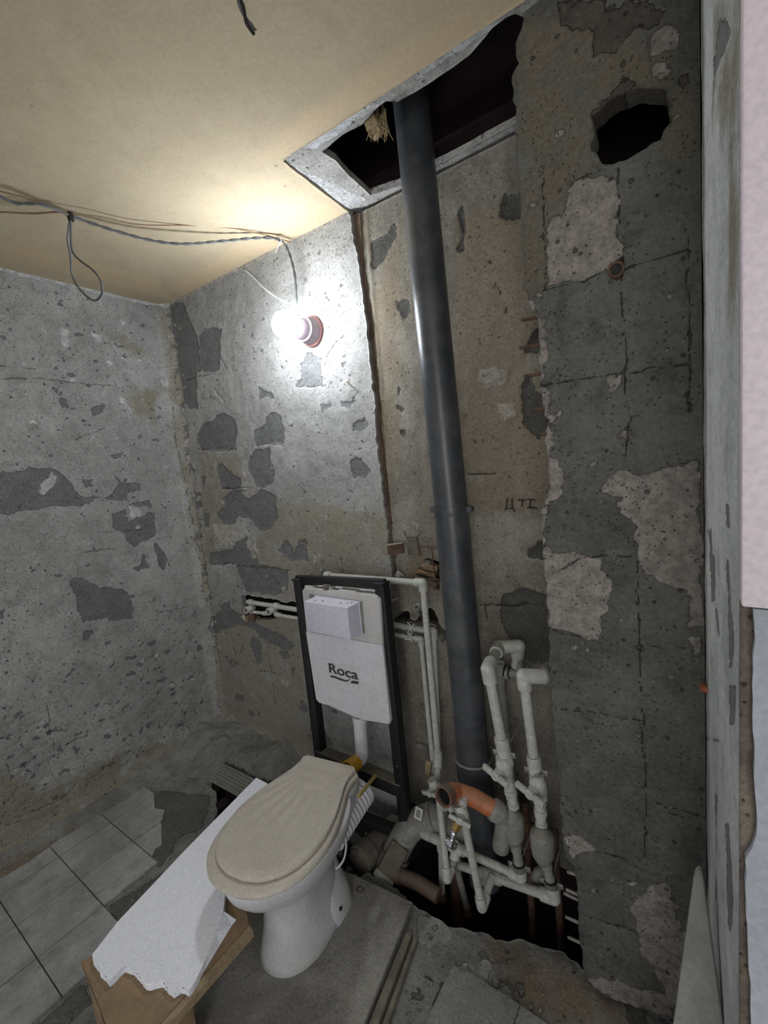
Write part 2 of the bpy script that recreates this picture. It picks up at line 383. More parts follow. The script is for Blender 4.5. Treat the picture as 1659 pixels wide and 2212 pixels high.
PX = lambda X: (lambda u, v, d: np.stack([X+d, u, v], 1))       # left wall (u=y, v=z), positive towards the room
PY = lambda Y: (lambda u, v, d: np.stack([u, Y-d, v], 1))       # wall facing the camera (u=x, v=z)
PZ = lambda Z, s=1: (lambda u, v, d: np.stack([u, v, Z+s*d], 1))
def default_attrs(me):
    """plain meshes that use a wall material need the four fields as well"""
    for k, v in (('dark', -.06), ('pale', -.06), ('warm', -.06), ('crack', .04)):
        if k not in me.attributes:
            a = me.attributes.new(k, 'FLOAT', 'POINT'); a.data.foreach_set('value', np.full(len(me.vertices), v, np.float32))
# ================================================================== THE SETTING
c1 = Crop(0, 580, .3134); c2 = Crop(0, 1160, .3134); c4 = Crop(330, 560, .3436); c5 = Crop(480, 1180, .3134)
cs = Crop(740, 420, .3797); ct = Crop(1080, 0, .4069); cr4 = Crop(1080, 900, .349); cb = Crop(1180, 1500, .3219)
c8 = Crop(0, 1560, .3617); cp = Crop(820, 1260, .3617); cd3 = Crop(840, 1580, .2652); c6b = Crop(400, 1800, .6028)
cn = Crop(480, 1260, .1085); cm = Crop(820, 1120, .1356); cz = Crop(580, 0, .3617); c620 = Crop(620, 1520, .205)

def on(c, ax, v, *ps): return [c.on(p, ax, v) for p in ps]
# ---- left wall
L_ = lambda c, *p: on(c, 'x', XL, *p)
dark = L_(c1,
 [(-200,1430),(0,1410),(80,1400),(130,1385),(200,1370),(300,1375),(400,1400),(470,1440),(500,1500),(530,1560),(620,1570),(690,1575),(640,1610),(560,1640),(450,1645),(360,1640),(250,1670),(130,1680),(60,1690),(0,1685),(-200,1720)],
 [(710,1590),(780,1550),(790,1500),(830,1475),(960,1480),(960,1520),(890,1540),(870,1590),(780,1600)],
 [(880,1620),(1040,1590),(1045,1650),(1000,1625),(930,1640)],
 [(770,1690),(850,1660),(880,1740),(970,1720),(1030,1680),(1070,1720),(1070,1850),(1000,1870),(930,1925),(880,1880),(850,1800),(790,1780)],
 [(1060,1900),(1090,1890),(1150,2000),(1140,2080),(1100,2050),(1070,1970)],
 [(920,2070),(980,2030),(990,1970),(1010,1970),(1010,2020),(1040,2050),(960,2080)],
 [(400,885),(450,890),(470,960),(440,960)], [(640,960),(700,925),(730,950),(700,1000),(650,1010)],
 [(770,1290),(850,1270),(840,1300),(780,1315)], [(565,1445),(625,1450),(635,1500),(590,1505)],
 [(780,1420),(800,1420),(830,1460),(800,1470)], [(1300,1570),(1370,1570),(1380,1640),(1320,1640)])
dark += L_(c2,
 [(485,290),(540,285),(600,310),(700,345),(830,365),(890,400),(915,450),(925,560),(880,565),(700,570),(570,590),(540,490),(520,400)],
 [(570,655),(650,635),(640,670),(575,715)], [(-60,530),(0,520),(40,500),(40,520),(20,560),(0,560)], [(1365,750),(1400,745),(1400,780),(1365,785)],
 [(860,-60),(1060,-60),(1060,10),(930,40)], [(1420,470),(1500,430),(1560,560),(1520,620),(1430,640)])
pale = L_(c1,
 [(270,1540),(300,1470),(340,1415),(400,1440),(380,1490),(340,1530),(300,1565)], [(630,440),(730,460),(700,520),(640,480)], [(780,540),(830,600),(870,620),(860,640),(810,600)],
 [(730,620),(780,640),(770,680),(735,650)], [(830,870),(880,930),(910,1000),(850,950),(800,880)], [(810,350),(870,360),(850,400)], [(400,420),(480,410),(490,540),(430,560)],
 [(1100,690),(1140,690),(1150,820),(1115,820)], [(890,1640),(960,1650),(980,1710),(900,1730)], [(600,530),(630,540),(610,560)],[(960,890),(990,900),(970,920)])
warm = L_(c1, [(790,480),(850,470),(900,520),(980,560),(990,610),(900,590),(840,540)], [(860,890),(1000,820),(1090,820),(1080,1000),(1060,1080),(1030,1020),(920,990)],
 [(1090,300),(1180,300),(1200,560),(1230,800),(1290,1100),(1330,1500),(1400,1900),(1340,1900),(1280,1600),(1200,1100),(1140,700)])
warm += L_(c2, [(-200,1500),(300,1750),(800,1500),(1200,1400),(1500,1300),(1500,1700),(900,2000),(0,2300),(-200,2300)])
crack = L_(c2, [(140,1245),(200,1215),(270,1190)], [(320,1165),(345,1290),(370,1400),(378,1530)], [(100,1605),(200,1550),(270,1500),(350,1490)], [(50,1560),(75,1670)],
 [(450,1440),(520,1400),(600,1375)], [(1170,1310),(1260,1270)], [(1340,1225),(1410,1185)], [(600,1670),(700,1620),(830,1500)], [(-60,2020),(0,2000),(150,1950)], [(200,1900),(350,1840)],
 [(1040,1420),(1100,1380)], [(340,1340),(460,1335)], [(1200,1310),(1300,1270)], [(800,1150),(830,1130)], [(1100,520),(1300,480)])
crack += L_(c1, [(-60,672),(0,670),(100,680),(250,690)], [(-60,755),(0,760),(300,760),(640,800),(900,820)], [(520,1180),(720,1100)], [(1180,960),(1210,1200),(1250,1400),(1290,1620),(1330,1850),(1350,2000)],
 [(560,1960),(800,1930)], [(640,1820),(1000,1800)])
rs = np.random.RandomState(5)
def specks(n, u0, u1, v0, v1, r0, r1, rs):
    o = []
    for _ in range(n):
        x, y, r = rs.uniform(u0, u1), rs.uniform(v0, v1), rs.uniform(r0, r1)*rs.uniform(.5, 1); k = rs.uniform(1, 1.9); m_ = rs.randint(5, 8)
        o.append([(x+r*k*math.cos(6.28*i/m_)*rs.uniform(.6, 1.3), y+r*math.sin(6.28*i/m_)*rs.uniform(.6, 1.3)) for i in range(m_)])
    return o
dark += specks(150, .3, 1.42, .3, 2.42, .004, .012, rs); dark += specks(110, .3, 1.42, .1, .7, .006, .014, rs)
pale += specks(60, .3, 1.42, .1, 2.4, .004, .014, rs)
pale += [[(-.62, 2.500), (0, 2.497), (.4, 2.501), (.8, 2.498), (1.2, 2.501), (1.53, 2.496), (1.53, 2.53), (-.62, 2.53)]]
pits = [(rs.uniform(.35, 1.42), rs.uniform(.08, .62), rs.uniform(.006, .017), rs.uniform(.003, .007)) for _ in range(210)]+\
       [(rs.uniform(.3, 1.45), rs.uniform(.5, 2.3), rs.uniform(.004, .010), rs.uniform(.002, .004)) for _ in range(120)]
def d_left(u, v, a):
    d = (fbm(u, v, 5, 3)-.5)*.012+(fbm(u, v, 30, 9, 3)-.5)*.0035-.0022*sstep(-.001, .003, a['dark'])+.0012*sstep(-.001, .002, a['pale'])
    d = d-.003*sstep(.006, .001, a['crack'])
    for (pu, pv, r, h) in pits:
        q = (abs(u-pu) < r*1.6) & (abs(v-pv) < r*1.2)
        if q.any(): d[q] -= h*np.exp(-(((u[q]-pu)/(r*.75))**2+((v[q]-pv)/(r*.55))**2))
    d = d+.03*np.exp(-(v/.05)**2)*(.6+.8*fbm(u, v, 9, 4))+.035*sstep(1.44, 1.50, u)*(.7+.6*fbm(u, v, 7, 12))
    return d
surf('wall_left', PX(XL), -.62, 1.53, -.02, 2.53, .0068, 'left', disp=d_left, attrs=dict(dark=dark, pale=pale, warm=warm, crack=crack))

# ---- back wall (left part, standing proud of the shaft wall)
B_ = lambda c, *p: on(c, 'y', YB, *p)
dark = B_(c4,
 [(105,285),(200,270),(210,330),(240,400),(280,480),(290,600),(300,700),(270,740),(280,940),(240,950),(200,910),(180,780),(150,600),(125,440)],
 [(290,490),(330,440),(400,430),(425,450),(415,700),(330,710),(300,690)], [(275,1100),(310,1030),(380,1010),(400,980),(460,970),(510,1010),(530,1080),(510,1180),(430,1200),(300,1200),(275,1150)],
 [(640,1080),(700,1040),(720,990),(760,965),(810,1000),(825,1060),(820,1155),(730,1155),(640,1170)], [(600,1240),(640,1190),(730,1190),(740,1290),(765,1340),(750,1420),(680,1440),(640,1420),(610,1330)],
 [(400,1300),(430,1285),(470,1330),(540,1380),(560,1420),(540,1450),(430,1440),(410,1370)], [(400,1600),(450,1560),(440,1500),(500,1450),(590,1460),(680,1450),(770,1480),(780,1640),(740,1700),(660,1700),(600,1620),(540,1620),(500,1680),(450,1670)],
 [(360,1850),(500,1820),(540,1760),(610,1750),(650,1850),(660,1920),(520,1920),(360,1925)], [(520,1930),(700,1930),(850,1970),(850,2080),(760,2110),(590,2090)],
 [(790,1830),(830,1760),(870,1800),(880,1870),(920,1780),(965,1760),(980,1890),(870,1900)], [(930,650),(980,590),(1060,610),(1055,660),(1070,790),(980,800),(900,790),(940,740)],
 [(670,800),(740,830),(770,880),(720,860),(675,880)], [(1065,910),(1120,905),(1125,930),(1065,965)], [(1190,890),(1280,890),(1240,930),(1200,920)], [(1255,1030),(1330,1010),(1360,1050),(1300,1080),(1255,1080)],
 [(1240,1270),(1290,1240),(1330,1290),(1370,1340),(1330,1390),(1250,1370)], [(300,1370),(325,1365),(330,1420),(310,1440)], [(1180,650),(1210,640),(1200,690)], [(220,1480),(300,1470),(310,1560),(250,1580)], [(320,1600),(355,1590),(350,1690),(325,1680)])
dark += B_(c5, [(-110,530),(-40,480),(10,400),(50,380),(60,440),(150,480),(250,540),(420,620),(430,690),(330,670),(200,560),(130,540),(60,560),(-40,600),(-110,600)],
 [(210,700),(260,720),(270,800),(230,810)], [(600,1250),(700,1270),(760,1380),(700,1390),(640,1330)], [(480,830),(510,850),(500,890),(470,860)], [(395,720),(425,725),(420,745)])
pale = B_(c4, [(560,1400),(680,1440),(640,1480),(600,1500),(550,1470)], [(590,1740),(640,1760),(660,1840),(640,1900),(580,1800)], [(560,1330),(600,1350),(590,1420),(550,1400)], [(1130,380),(1190,370),(1200,460),(1110,470),(1050,420)], [(370,1660),(440,1680),(560,1660),(600,1740),(480,1810),(400,1830)],
 [(1020,1850),(1060,1850),(1040,1910),(1005,1900)])
warm = B_(c5, [(-120,420),(300,440),(520,480),(600,1200),(900,1400),(820,1700),(-160,1500),(-120,900)]) + B_(c4, [(280,1190),(560,1240),(560,1440),(400,1900),(330,1900),(300,1500)], [(700,1500),(1480,1600),(1500,2100),(600,2100)])
crack = B_(c5, [(280,540),(310,700),(330,850),(350,1000),(360,1090)], [(65,640),(80,700),(95,780)], [(220,860),(330,865),(370,880)], [(0,120),(250,150),(380,155)], [(820,80),(830,240)]) + \
 B_(c4, [(200,760),(300,735),(410,715)], [(280,1195),(520,1190)], [(640,1172),(720,1158),(820,1168)], [(380,810),(450,900)], [(425,620),(460,690)], [(520,1930),(680,1925),(860,1960)], [(900,800),(980,800),(1080,795)],
 [(1210,470),(1150,520),(1100,600),(1080,680)], [(430,1440),(700,1440)], [(350,1210),(520,1200)], [(1330,1550),(1350,1620)])
dark += specks(170, -2.4, -1.13, .3, 2.45, .003, .009, rs); pale += specks(60, -2.4, -1.13, .1, 2.4, .004, .013, rs)
# moulded mortar cove in the corner
warm += [[(-2.47, .1), (-2.37, .1), (-2.385, 1.2), (-2.39, 2.5), (-2.47, 2.5)]]; dark += specks(46, -2.45, -2.39, .5, 2.45, .008, .02, rs); pale += specks(46, -2.45, -2.37, .5, 2.45, .006, .018, rs)
dark += specks(16, -2.36, -1.45, .15, .8, .015, .045, rs); pale += specks(14, -2.36, -1.45, .2, 1.0, .01, .03, rs); warm += specks(14, -2.36, -1.3, .3, 1.4, .03, .08, rs)
dark += specks(40, -2.455, -2.40, .3, 2.45, .006, .016, rs); pale += specks(50, -2.455, -2.37, .5, 2.45, .006, .014, rs)
crack += [[(-2.445, .1), (-2.44, 2.5)], [(-2.405, .3), (-2.412, 1.5)]]
pale += [[(-2.48, 2.496), (-2.0, 2.500), (-1.6, 2.496), (-1.1, 2.499), (-1.1, 2.53), (-2.48, 2.53)]]
edge = [B_(c4, [p])[0][0] for p in [(1290,20),(1310,170),(1335,350),(1345,450),(1370,700),(1395,950),(1400,1100),(1420,1250),(1450,1500),(1480,1750),(1500,1980)]]
ex = [float(e[0]) for e in edge]; ez = [float(e[1]) for e in edge]
notch_x = -1.108
outer = [(XL-.04, -.30), (notch_x+.01, -.30), (notch_x+.02, .9)]+[(x_, z_) for x_, z_ in zip(ex[::-1], ez[::-1]) if z_ > .95]+[(notch_x-.005, 2.53), (XL-.04, 2.53)]
outer = rag(outer, .005, .014, 3)
niche = rag(B_(cn, [(380,240),(500,230),(900,300),(1120,330),(1250,395),(1400,360),(1560,430),(2600,560),(3300,640),(3300,800),(1560,690),(1100,680),(1060,700),(930,720),(760,720),(720,730),(600,640),(480,720),(400,600)])[0], .003, .01, 4)
bulbhole = None
pb = [(rs.uniform(-2.4, -1.12), rs.uniform(.6, 2.45), rs.uniform(.004, .011), rs.uniform(.002, .005)) for _ in range(260)]
def d_back(u, v, a):
    d = (fbm(u, v, 5, 13)-.5)*.012+(fbm(u, v, 30, 19, 3)-.5)*.0032-.0028*sstep(-.001, .003, a['dark'])+.0012*sstep(-.001, .002, a['pale'])
    comb = .0006*sstep(-.001, .004, a['dark'])*np.sign(np.sin(v*math.pi*2/.011))
    d = d+comb-.004*sstep(.006, .001, a['crack'])
    for (pu, pv, r, h) in pb:
        q = (abs(u-pu) < r*1.6) & (abs(v-pv) < r*1.2)
        if q.any(): d[q] -= h*np.exp(-(((u[q]-pu)/(r*.75))**2+((v[q]-pv)/(r*.55))**2))
    return d+.03*sstep(XL+.06, XL, u)*(.7+.6*fbm(u, v, 7, 12))+.03*np.exp(-(v/.06)**2)
surf('wall_back', PY(YB), XL-.03, -1.05, -.28, 2.53, .0062, 'back', outer=outer, holes=[niche], disp=d_back, thick=.03, attrs=dict(dark=dark, pale=pale, warm=warm, crack=crack))
# masonry behind the chased niche
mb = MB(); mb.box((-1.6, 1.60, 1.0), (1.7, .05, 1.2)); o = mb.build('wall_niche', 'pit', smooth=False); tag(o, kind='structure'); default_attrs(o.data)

# ---- shaft back wall
YW = 1.522
gap = [(x_-.02, z_) for x_, z_ in zip(ex, ez)]+[(x_+.017, z_) for x_, z_ in zip(ex[::-1], ez[::-1])]
gap = rag([(gap[0][0], 2.495)]+gap+[(gap[-1][0], 2.495)], .003, .015, 19)
surf('trim_5', PY(YW-.006), -1.2, -.95, .8, 2.5, .006, 'rustgap', outer=gap, disp=lambda u, v, a: (fbm(u, v, 40, 75)-.5)*.006, thick=.01)
S_ = lambda c, *p: on(c, 'y', YW, *p)
dark = S_(cp, [(720,140),(750,70),(830,30),(940,50),(1000,80),(1060,90),(1060,480),(940,490),(840,430),(760,300),(730,220)]) + S_(cr4, [(180,820),(260,770),(330,800),(330,890),(190,880)]) + \
 S_(cs, [(1010,1100),(1060,1030),(1130,1150),(1200,1300),(1120,1390),(1030,1330)], [(160,280),(250,220),(300,150),(300,250),(250,350),(200,430),(160,400)], [(660,60),(690,60),(705,200),(690,280),(710,320),(650,320),(680,240)],
 [(300,600),(380,600),(380,700),(330,690)], [(830,340),(850,380),(845,390),(832,375)], [(690,570),(720,580),(700,590)], [(780,820),(800,860),(790,865)], [(640,600),(655,595),(645,615)], [(310,1190),(345,1200),(340,1230),(320,1235)],
 [(1080,780),(1120,750),(1120,900),(1040,920),(1050,850)], [(320,1090),(340,1100),(335,1150),(318,1140)], [(325,1340),(350,1345),(345,1380)], [(940,640),(950,670),(940,680)], [(910,0),(1010,0),(1020,140),(900,120)])
pale = S_(cs, [(770,1010),(860,980),(940,1000),(920,1070),(820,1110),(770,1060)], [(890,1180),(970,1175),(1000,1250),(930,1290),(900,1240)], [(400,1870),(440,1870),(430,1930)])
warm = S_(cs, [(640,100),(1000,100),(1150,800),(1200,1800),(700,1800),(650,900)], [(110,80),(150,80),(150,300),(110,310)], [(340,150),(300,1500),(250,1900),(200,1500),(180,600)]) + S_(cm, [(420,600),(900,560),(960,1150),(500,1000)])
crack = S_(cs, [(780,2335),(840,2335),(930,2345),(1060,2330)], [(860,500),(900,560)], [(690,1590),(900,1590)], [(735,1400),(765,1420)], [(590,300),(600,310)]) + S_(cp, [(620,100),(640,220)])
# the shaft masonry holes low on the wall
h1 = rag(S_(cm, [(170,1610),(260,1580),(300,1510),(340,1480),(470,1480),(480,1600),(560,1640),(630,1560),(640,1480),(800,1420),(880,1480),(930,1600),(940,1680),(1060,1800),(1075,2010),(980,1930),(860,1700),(560,1660),(180,1640)])[0], .003, .01, 6)
h2 = rag(S_(cm, [(700,640),(760,620),(960,690),(960,1130),(900,1130),(840,1040),(790,970),(700,960),(600,900),(560,820),(700,740)])[0], .003, .01, 7)
def d_shaft(u, v, a):
    d = (fbm(u, v, 4, 23)-.5)*.014+(fbm(u, v, 26, 29, 3)-.5)*.003-.004*sstep(-.001, .003, a['dark'])+.002*sstep(-.001, .002, a['pale'])
    d = d+.006*sstep(-.755, -.765, u)*0
    # vertical shuttering ridge left of the stack
    return d+.003*(np.abs(u+1.045+.0*v) < .006)-.003*sstep(.006, .001, a['crack'])
surf('wall_shaft', PY(YW), notch_x-.04, .12, .0, 2.50, .0075, 'shaft', holes=[h1, h2], disp=d_shaft, thick=.05, attrs=dict(dark=dark, pale=pale, warm=warm, crack=crack))

mb = MB(); mb.box((-.5, YW+.03, -.55), (1.5, .05, 1.1)); o = mb.build('wall_pit_back', 'duct', smooth=False); tag(o, kind='structure'); default_attrs(o.data)  # shaft wall below the floor, painted near black for the pit's darkness
# ---- shaft slab with the round hole, left edge broken off
G_ = lambda c, *p: on(c, 'y', YS, *p)
le = G_(ct, [(85,40),(130,90),(120,160),(90,230),(85,310),(105,330),(70,400),(65,470),(80,560),(90,750),(105,1000),(120,1250),(130,1450),(118,1530),(160,1600),(175,1660),(205,1690),(200,1740),(215,1800),(210,1900),(220,1960),(210,2030),(235,2110),(240,2200)])[0]
le += G_(cr4, [(310,20),(280,150),(310,280),(290,340),(310,400),(300,480),(270,540),(255,600),(260,740),(275,800),(280,1000),(300,1300),(305,1400),(315,1640),(330,1880)])[0]
le += G_(cb, [(70,450),(100,800),(110,1000),(130,1090),(185,1150),(205,1300),(215,1600),(235,1750),(260,1880),(330,1980),(440,2050),(560,2080),(700,2140),(870,2200)])[0]
le = [(float(a), float(b)) for a, b in le]
le = [(le[0][0], 2.53)]+le
outer = rag(le, .0035, .012, 11, closed=False)+[(.0, le[-1][1]-.01), (.0, 2.53)]
hole = rag(G_(ct, [(500,690),(490,620),(560,540),(620,500),(720,470),(880,480),(900,560),(905,640),(850,740),(700,830),(600,885),(550,870),(490,800)])[0], .003, .012, 12)
dark = G_(ct, [(310,20),(400,0),(600,40),(700,0),(900,60),(800,130),(650,170),(600,280),(500,300),(480,150),(330,120)], [(960,400),(1010,390),(1010,450),(960,460)], [(590,1400),(650,1400),(650,1480),(590,1480)], [(480,630),(560,520),(640,430),(720,460),(560,560),(495,690)])
pale = G_(ct, [(540,2010),(660,2000),(620,2070),(590,2060)], [(800,330),(900,340),(950,400),(880,440),(800,400)], [(860,1530),(940,1540),(900,1580)], [(780,180),(900,130),(960,250),(800,300)], [(350,1000),(520,940),(620,960),(640,1380),(560,1450),(250,1520),(240,1200),(330,1150)]) + \
 G_(cr4, [(300,280),(340,250),(385,280),(410,400),(380,480),(310,520),(290,400)], [(650,440),(700,380),(770,340),(860,360),(1000,310),(1230,260),(1240,700),(1260,1000),(1260,1300),(1180,1300),(1160,1080),(960,1010),(860,900),(840,650),(770,600),(740,520),(660,490)],
 [(290,850),(640,870),(630,930),(700,990),(710,1060),(670,1180),(630,1260),(610,1370),(540,1370),(440,1330),(310,1310)], [(1200,1380),(1250,1360),(1250,1500),(1200,1500)]) + \
 G_(cb, [(560,1440),(700,1280),(800,1250),(860,1400),(900,1600),(960,1620),(950,1800),(870,2150),(760,1950),(720,1820),(640,1750),(600,1600)], [(500,1270),(590,1240),(600,1290)], [(240,1880),(380,1900),(560,1960),(760,2000),(860,2060),(850,2180),(540,2080),(330,1970)], [(120,960),(240,950),(340,1040),(150,1090)])
warm = G_(ct, [(100,100),(500,60),(900,300),(900,500),(520,480),(460,800),(200,900),(110,700)], [(100,900),(240,1000),(240,1540),(130,1540)], [(900,460),(1000,460),(1000,820),(840,820)]) + G_(cr4, [(960,500),(1200,700),(1200,1000),(900,800)])
crack = G_(ct, [(235,880),(228,1180),(240,1540)], [(625,890),(630,1100),(640,1400),(660,1700),(670,2200)], [(245,1540),(400,1500),(580,1440),(650,1430),(800,1380),(1010,1320)], [(220,2040),(500,2010),(700,1980),(1010,1930)], [(360,990),(540,900)], [(1000,1200),(1005,2200)]) + \
 G_(cr4, [(340,965),(500,880),(640,860),(830,870)], [(845,880),(860,1200),(880,1890)], [(310,1310),(400,1350),(520,1360)], [(820,1420),(1150,1440)], [(800,0),(770,300)], [(670,380),(850,470)]) + \
 G_(cb, [(90,95),(350,130),(650,195)], [(640,0),(670,700),(670,1180)], [(480,1280),(580,1400)], [(220,1480),(360,1530),(600,1600)], [(340,1050),(500,1100),(670,1195)], [(830,800),(930,825)], [(100,770),(180,830)], [(730,730),(1050,820)])
for k in range(4, 36):
    (xa_, za_), (xb_, zb_) = le[k], le[k+1]
    if 1.25 < za_ < 1.93 or .25 > za_: pale += [[(xa_-.01, za_), (xa_+.007+.006*(k % 3), za_), (xb_+.007+.006*((k+1) % 3), zb_), (xb_-.01, zb_)]]
pale += specks(40, -.33, -.02, .1, 2.4, .003, .010, rs); warm += G_(ct, [(200,700),(470,640),(480,860),(360,1000),(240,1180),(200,1000)])
def d_slab(u, v, a):
    return (fbm(u, v, 6, 33)-.5)*.016+(fbm(u+v*.35, v*2.6-u*.6, 30, 39, 3)-.5)*.008+.002*sstep(-.001, .003, a['pale'])-.003*sstep(.006, .001, a['crack'])-.003*sstep(-.001, .002, a['dark'])
surf('wall_right', PY(YS), -.46, .02, .0, 2.53, .0058, 'slab', outer=outer, holes=[hole], disp=d_slab, thick=.055, attrs=dict(dark=dark, pale=pale, warm=warm, crack=crack))

# ---- ceiling: beige board, grey margin where the shaft walls stood, dark opening
bo = rag([(-2.55, -.65), (.45, -.65), (.45, 1.13), (-.34, 1.135), (-1.078, 1.128), (notch_x-.01, 1.535), (-2.55, 1.535)], .0015, .02, 21)
dk = [[(float(a), float(b)) for a, b in FULL.on(p, 'z', ZC)] for p in [[(60,232),(78,226),(72,238)], [(598,320),(606,316),(604,326)], [(590,352),(604,350),(600,362)], [(612,402),(622,400),(618,408)], [(684,470),(690,466),(688,474)]]]
ceil_shadow = at(597, 487, 'z', ZC)
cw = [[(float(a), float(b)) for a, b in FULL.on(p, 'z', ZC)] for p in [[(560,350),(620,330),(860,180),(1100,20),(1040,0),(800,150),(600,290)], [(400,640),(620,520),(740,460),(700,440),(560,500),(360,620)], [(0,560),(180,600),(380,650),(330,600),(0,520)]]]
# shadow above the lamp painted into the board: several overlapping soft blotches
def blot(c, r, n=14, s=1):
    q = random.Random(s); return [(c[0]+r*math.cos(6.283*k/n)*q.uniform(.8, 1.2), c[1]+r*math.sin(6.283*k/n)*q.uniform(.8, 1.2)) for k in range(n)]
cw.append(blot(ceil_shadow, .05)); cw.append(blot(ceil_shadow, .07, s=3))
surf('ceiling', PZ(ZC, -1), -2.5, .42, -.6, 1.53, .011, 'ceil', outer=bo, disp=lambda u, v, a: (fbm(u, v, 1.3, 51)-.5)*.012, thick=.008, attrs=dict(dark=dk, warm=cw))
mo = rag([(-1.18, 1.03), (.45, 1.03), (.45, 1.56), (-1.18, 1.56)], .001, .03, 22)
inner = [(float(a), float(b)) for a, b in cz.on([(315,910),(440,800),(560,745),(640,650),(700,605),(770,610),(900,540),(1080,420),(1200,330),(1290,230),(1340,160),(1420,110),(1470,85)], 'z', ZC+.006)]
inner += [(-.30, 1.22), (.30, 1.22), (.30, 1.49)]+[(float(a), float(b)) for a, b in cz.on([(775,1110),(610,1165),(560,1120),(480,1050),(400,960)], 'z', ZC+.006)]
inner = rag(inner, .002, .05, 23)
surf('trim_1', PZ(ZC+.006, -1), -1.17, .4, 1.05, 1.55, .008, 'margin', outer=mo, holes=[inner], disp=lambda u, v, a: (fbm(u, v, 12, 53)-.5)*.008, thick=.022, attrs=dict(pale=[[(-1.12,1.50),(-1.02,1.50),(-1.05,1.30),(-1.09,1.16),(-1.12,1.12)], [(-1.0,1.12),(-.75,1.12),(-.7,1.16),(-.98,1.17)], [(-.6,1.12),(-.35,1.12),(-.36,1.15),(-.6,1.16)]], dark=specks(60, -1.12, -.3, 1.12, 1.55, .003, .009, np.random.RandomState(9))))
def duct(name, mat, *quads):
    bm = MB()
    for c, s in quads: bm.box(c, s)
    o = bm.build(name, mat, smooth=False); tag(o, kind='structure'); default_attrs(o.data); return o
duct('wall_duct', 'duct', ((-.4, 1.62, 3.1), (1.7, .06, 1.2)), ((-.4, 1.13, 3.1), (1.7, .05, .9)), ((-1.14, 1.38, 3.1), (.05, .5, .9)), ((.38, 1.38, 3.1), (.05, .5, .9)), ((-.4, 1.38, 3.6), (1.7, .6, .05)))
duct('trim_2', 'duct', ((-.6, 1.58, 2.585), (1.1, .09, .05)))
# near-black liner added behind the round hole to keep it dark
duct('wall_added_hole_liner', 'duct', ((-.13, 1.50, 2.2), (.42, .02, .62)), ((-.335, 1.365, 2.2), (.01, .27, .62)), ((.10, 1.365, 2.2), (.02, .27, .62)), ((-.13, 1.365, 2.5), (.42, .27, .02)), ((-.13, 1.365, 1.90), (.42, .27, .01)))
# near-black shell added to keep stray light out of shaft, pit and walls
duct('wall_added_shaft_shell', 'duct', ((.20, 1.36, 1.0), (.05, .5, 3.6)), ((-1.9, 1.36, -.62), (.05, .7, 1.2)), ((-.85, .78, -.62), (2.2, .05, 1.15)), ((-.85, 1.66, 1.1), (3.4, .05, 4.6)), ((-.85, 1.2, -1.22), (2.4, 1.0, .05)), ((.22, 1.0, -.62), (.05, .9, 1.15)))
duct('wall_added_outer_shell', 'pit', ((-2.62, .4, 1.2), (.05, 2.6, 4.0)), ((-1.0, .4, 2.75), (3.3, 1.25, .04)))

# ---- right wall: plastered jamb seen at a grazing angle, brown render edge, painted wall nearer
def PJ(u, v, d):           # u runs from the slab (0) towards the doorway (1)
    x = .002+u*.034; y = 1.165-u*.465
    return np.stack([x-d, y-d*.07, v], 1)
def J(c, pts):
    out = []
    for p in pts:
        px, py = c.px(p); lo_, hi = 0.0, 1.6
        for _ in range(30):
            mid = (lo_+hi)/2; q = at(px, py, 'y', 1.165-mid*.465)
            if q[0]-(.002+mid*.034) > 0: lo_ = mid
            else: hi = mid
        q = at(px, py, 'y', 1.165-lo_*.465); out.append((float(lo_*.465), float(q[2])))
    return out
cj = Crop(1460, 0, .3165); cj2 = Crop(1440, 1200, .226); cj3 = Crop(1440, 1700, .2315)
PJ2 = lambda u, v, d: PJ(u/.465, v, d)
jd = [J(cr4, [(1395,545),(1415,545),(1418,690),(1398,690)]), J(cj2, [(405,0),(450,0),(460,430),(432,430)]), J(cj2, [(555,45),(585,45),(635,780),(630,1090),(600,1080),(598,780)]), J(cj2, [(455,500),(475,500),(500,760),(485,760)]),
      J(cj, [(290,150),(340,130),(370,200),(330,350),(270,480),(260,640),(250,420)]), J(cj3, [(540,350),(585,360),(620,1050),(600,1330),(570,1330),(560,900)]), J(cj3, [(440,80),(475,80),(470,300),(450,1060),(470,1060)]), J(cj2, [(375,1735),(500,1760),(500,1780),(375,1750)]),
      J(cj2, [(600,1240),(655,1240),(655,1600),(600,1600)]), J(cr4, [(1285,710),(1305,710),(1320,900),(1300,900)])]
jw = [J(cj, [(370,0),(430,0),(420,2200),(350,2200)]), J(cj, [(250,0),(400,0),(370,850),(250,800)])]
surf('trim_3', PJ2, 0, .465, -.02, 2.53, .006, 'jamb', disp=lambda u, v, a: (fbm(u*2, v*.7, 14, 61)-.5)*.004-.002*sstep(-.001, .002, a['dark']), thick=.03, attrs=dict(dark=jd, warm=jw), warp=.004)
YN = .70
nb = at(1605, 1298, 'y', YN)[2]
z1 = at(1640, 1840, 'y', YN)[2]
bm = MB(); x0 = float(at(1598, 1000, 'y', YN)[0]); bm.box((x0+.2, YN-.012, (2.6+nb)/2), (.4, .03, 2.6-nb), bev=.004); o = bm.build('wall_entrance', 'pink'); tag(o, kind='structure')
o = surf('trim_4', PY(YN-.007), .0365, .12, -.02, float(nb)+.02, .006, 'brownrough', disp=lambda u, v, a: (fbm(u, v, 20, 71)-.5)*.02, thick=.03)
xr = float(at(1624, 1600, 'y', YN-.022)[0]); pts = rag([(xr+.002, float(nb)-.002), (xr, float(z1)+.2), (xr+.006, float(z1)+.04), (xr-.006, float(z1)), (xr+.008, .5), (xr+.012, -.05), (.5, -.05), (.5, float(nb)-.002)], .0015, .02, 72)
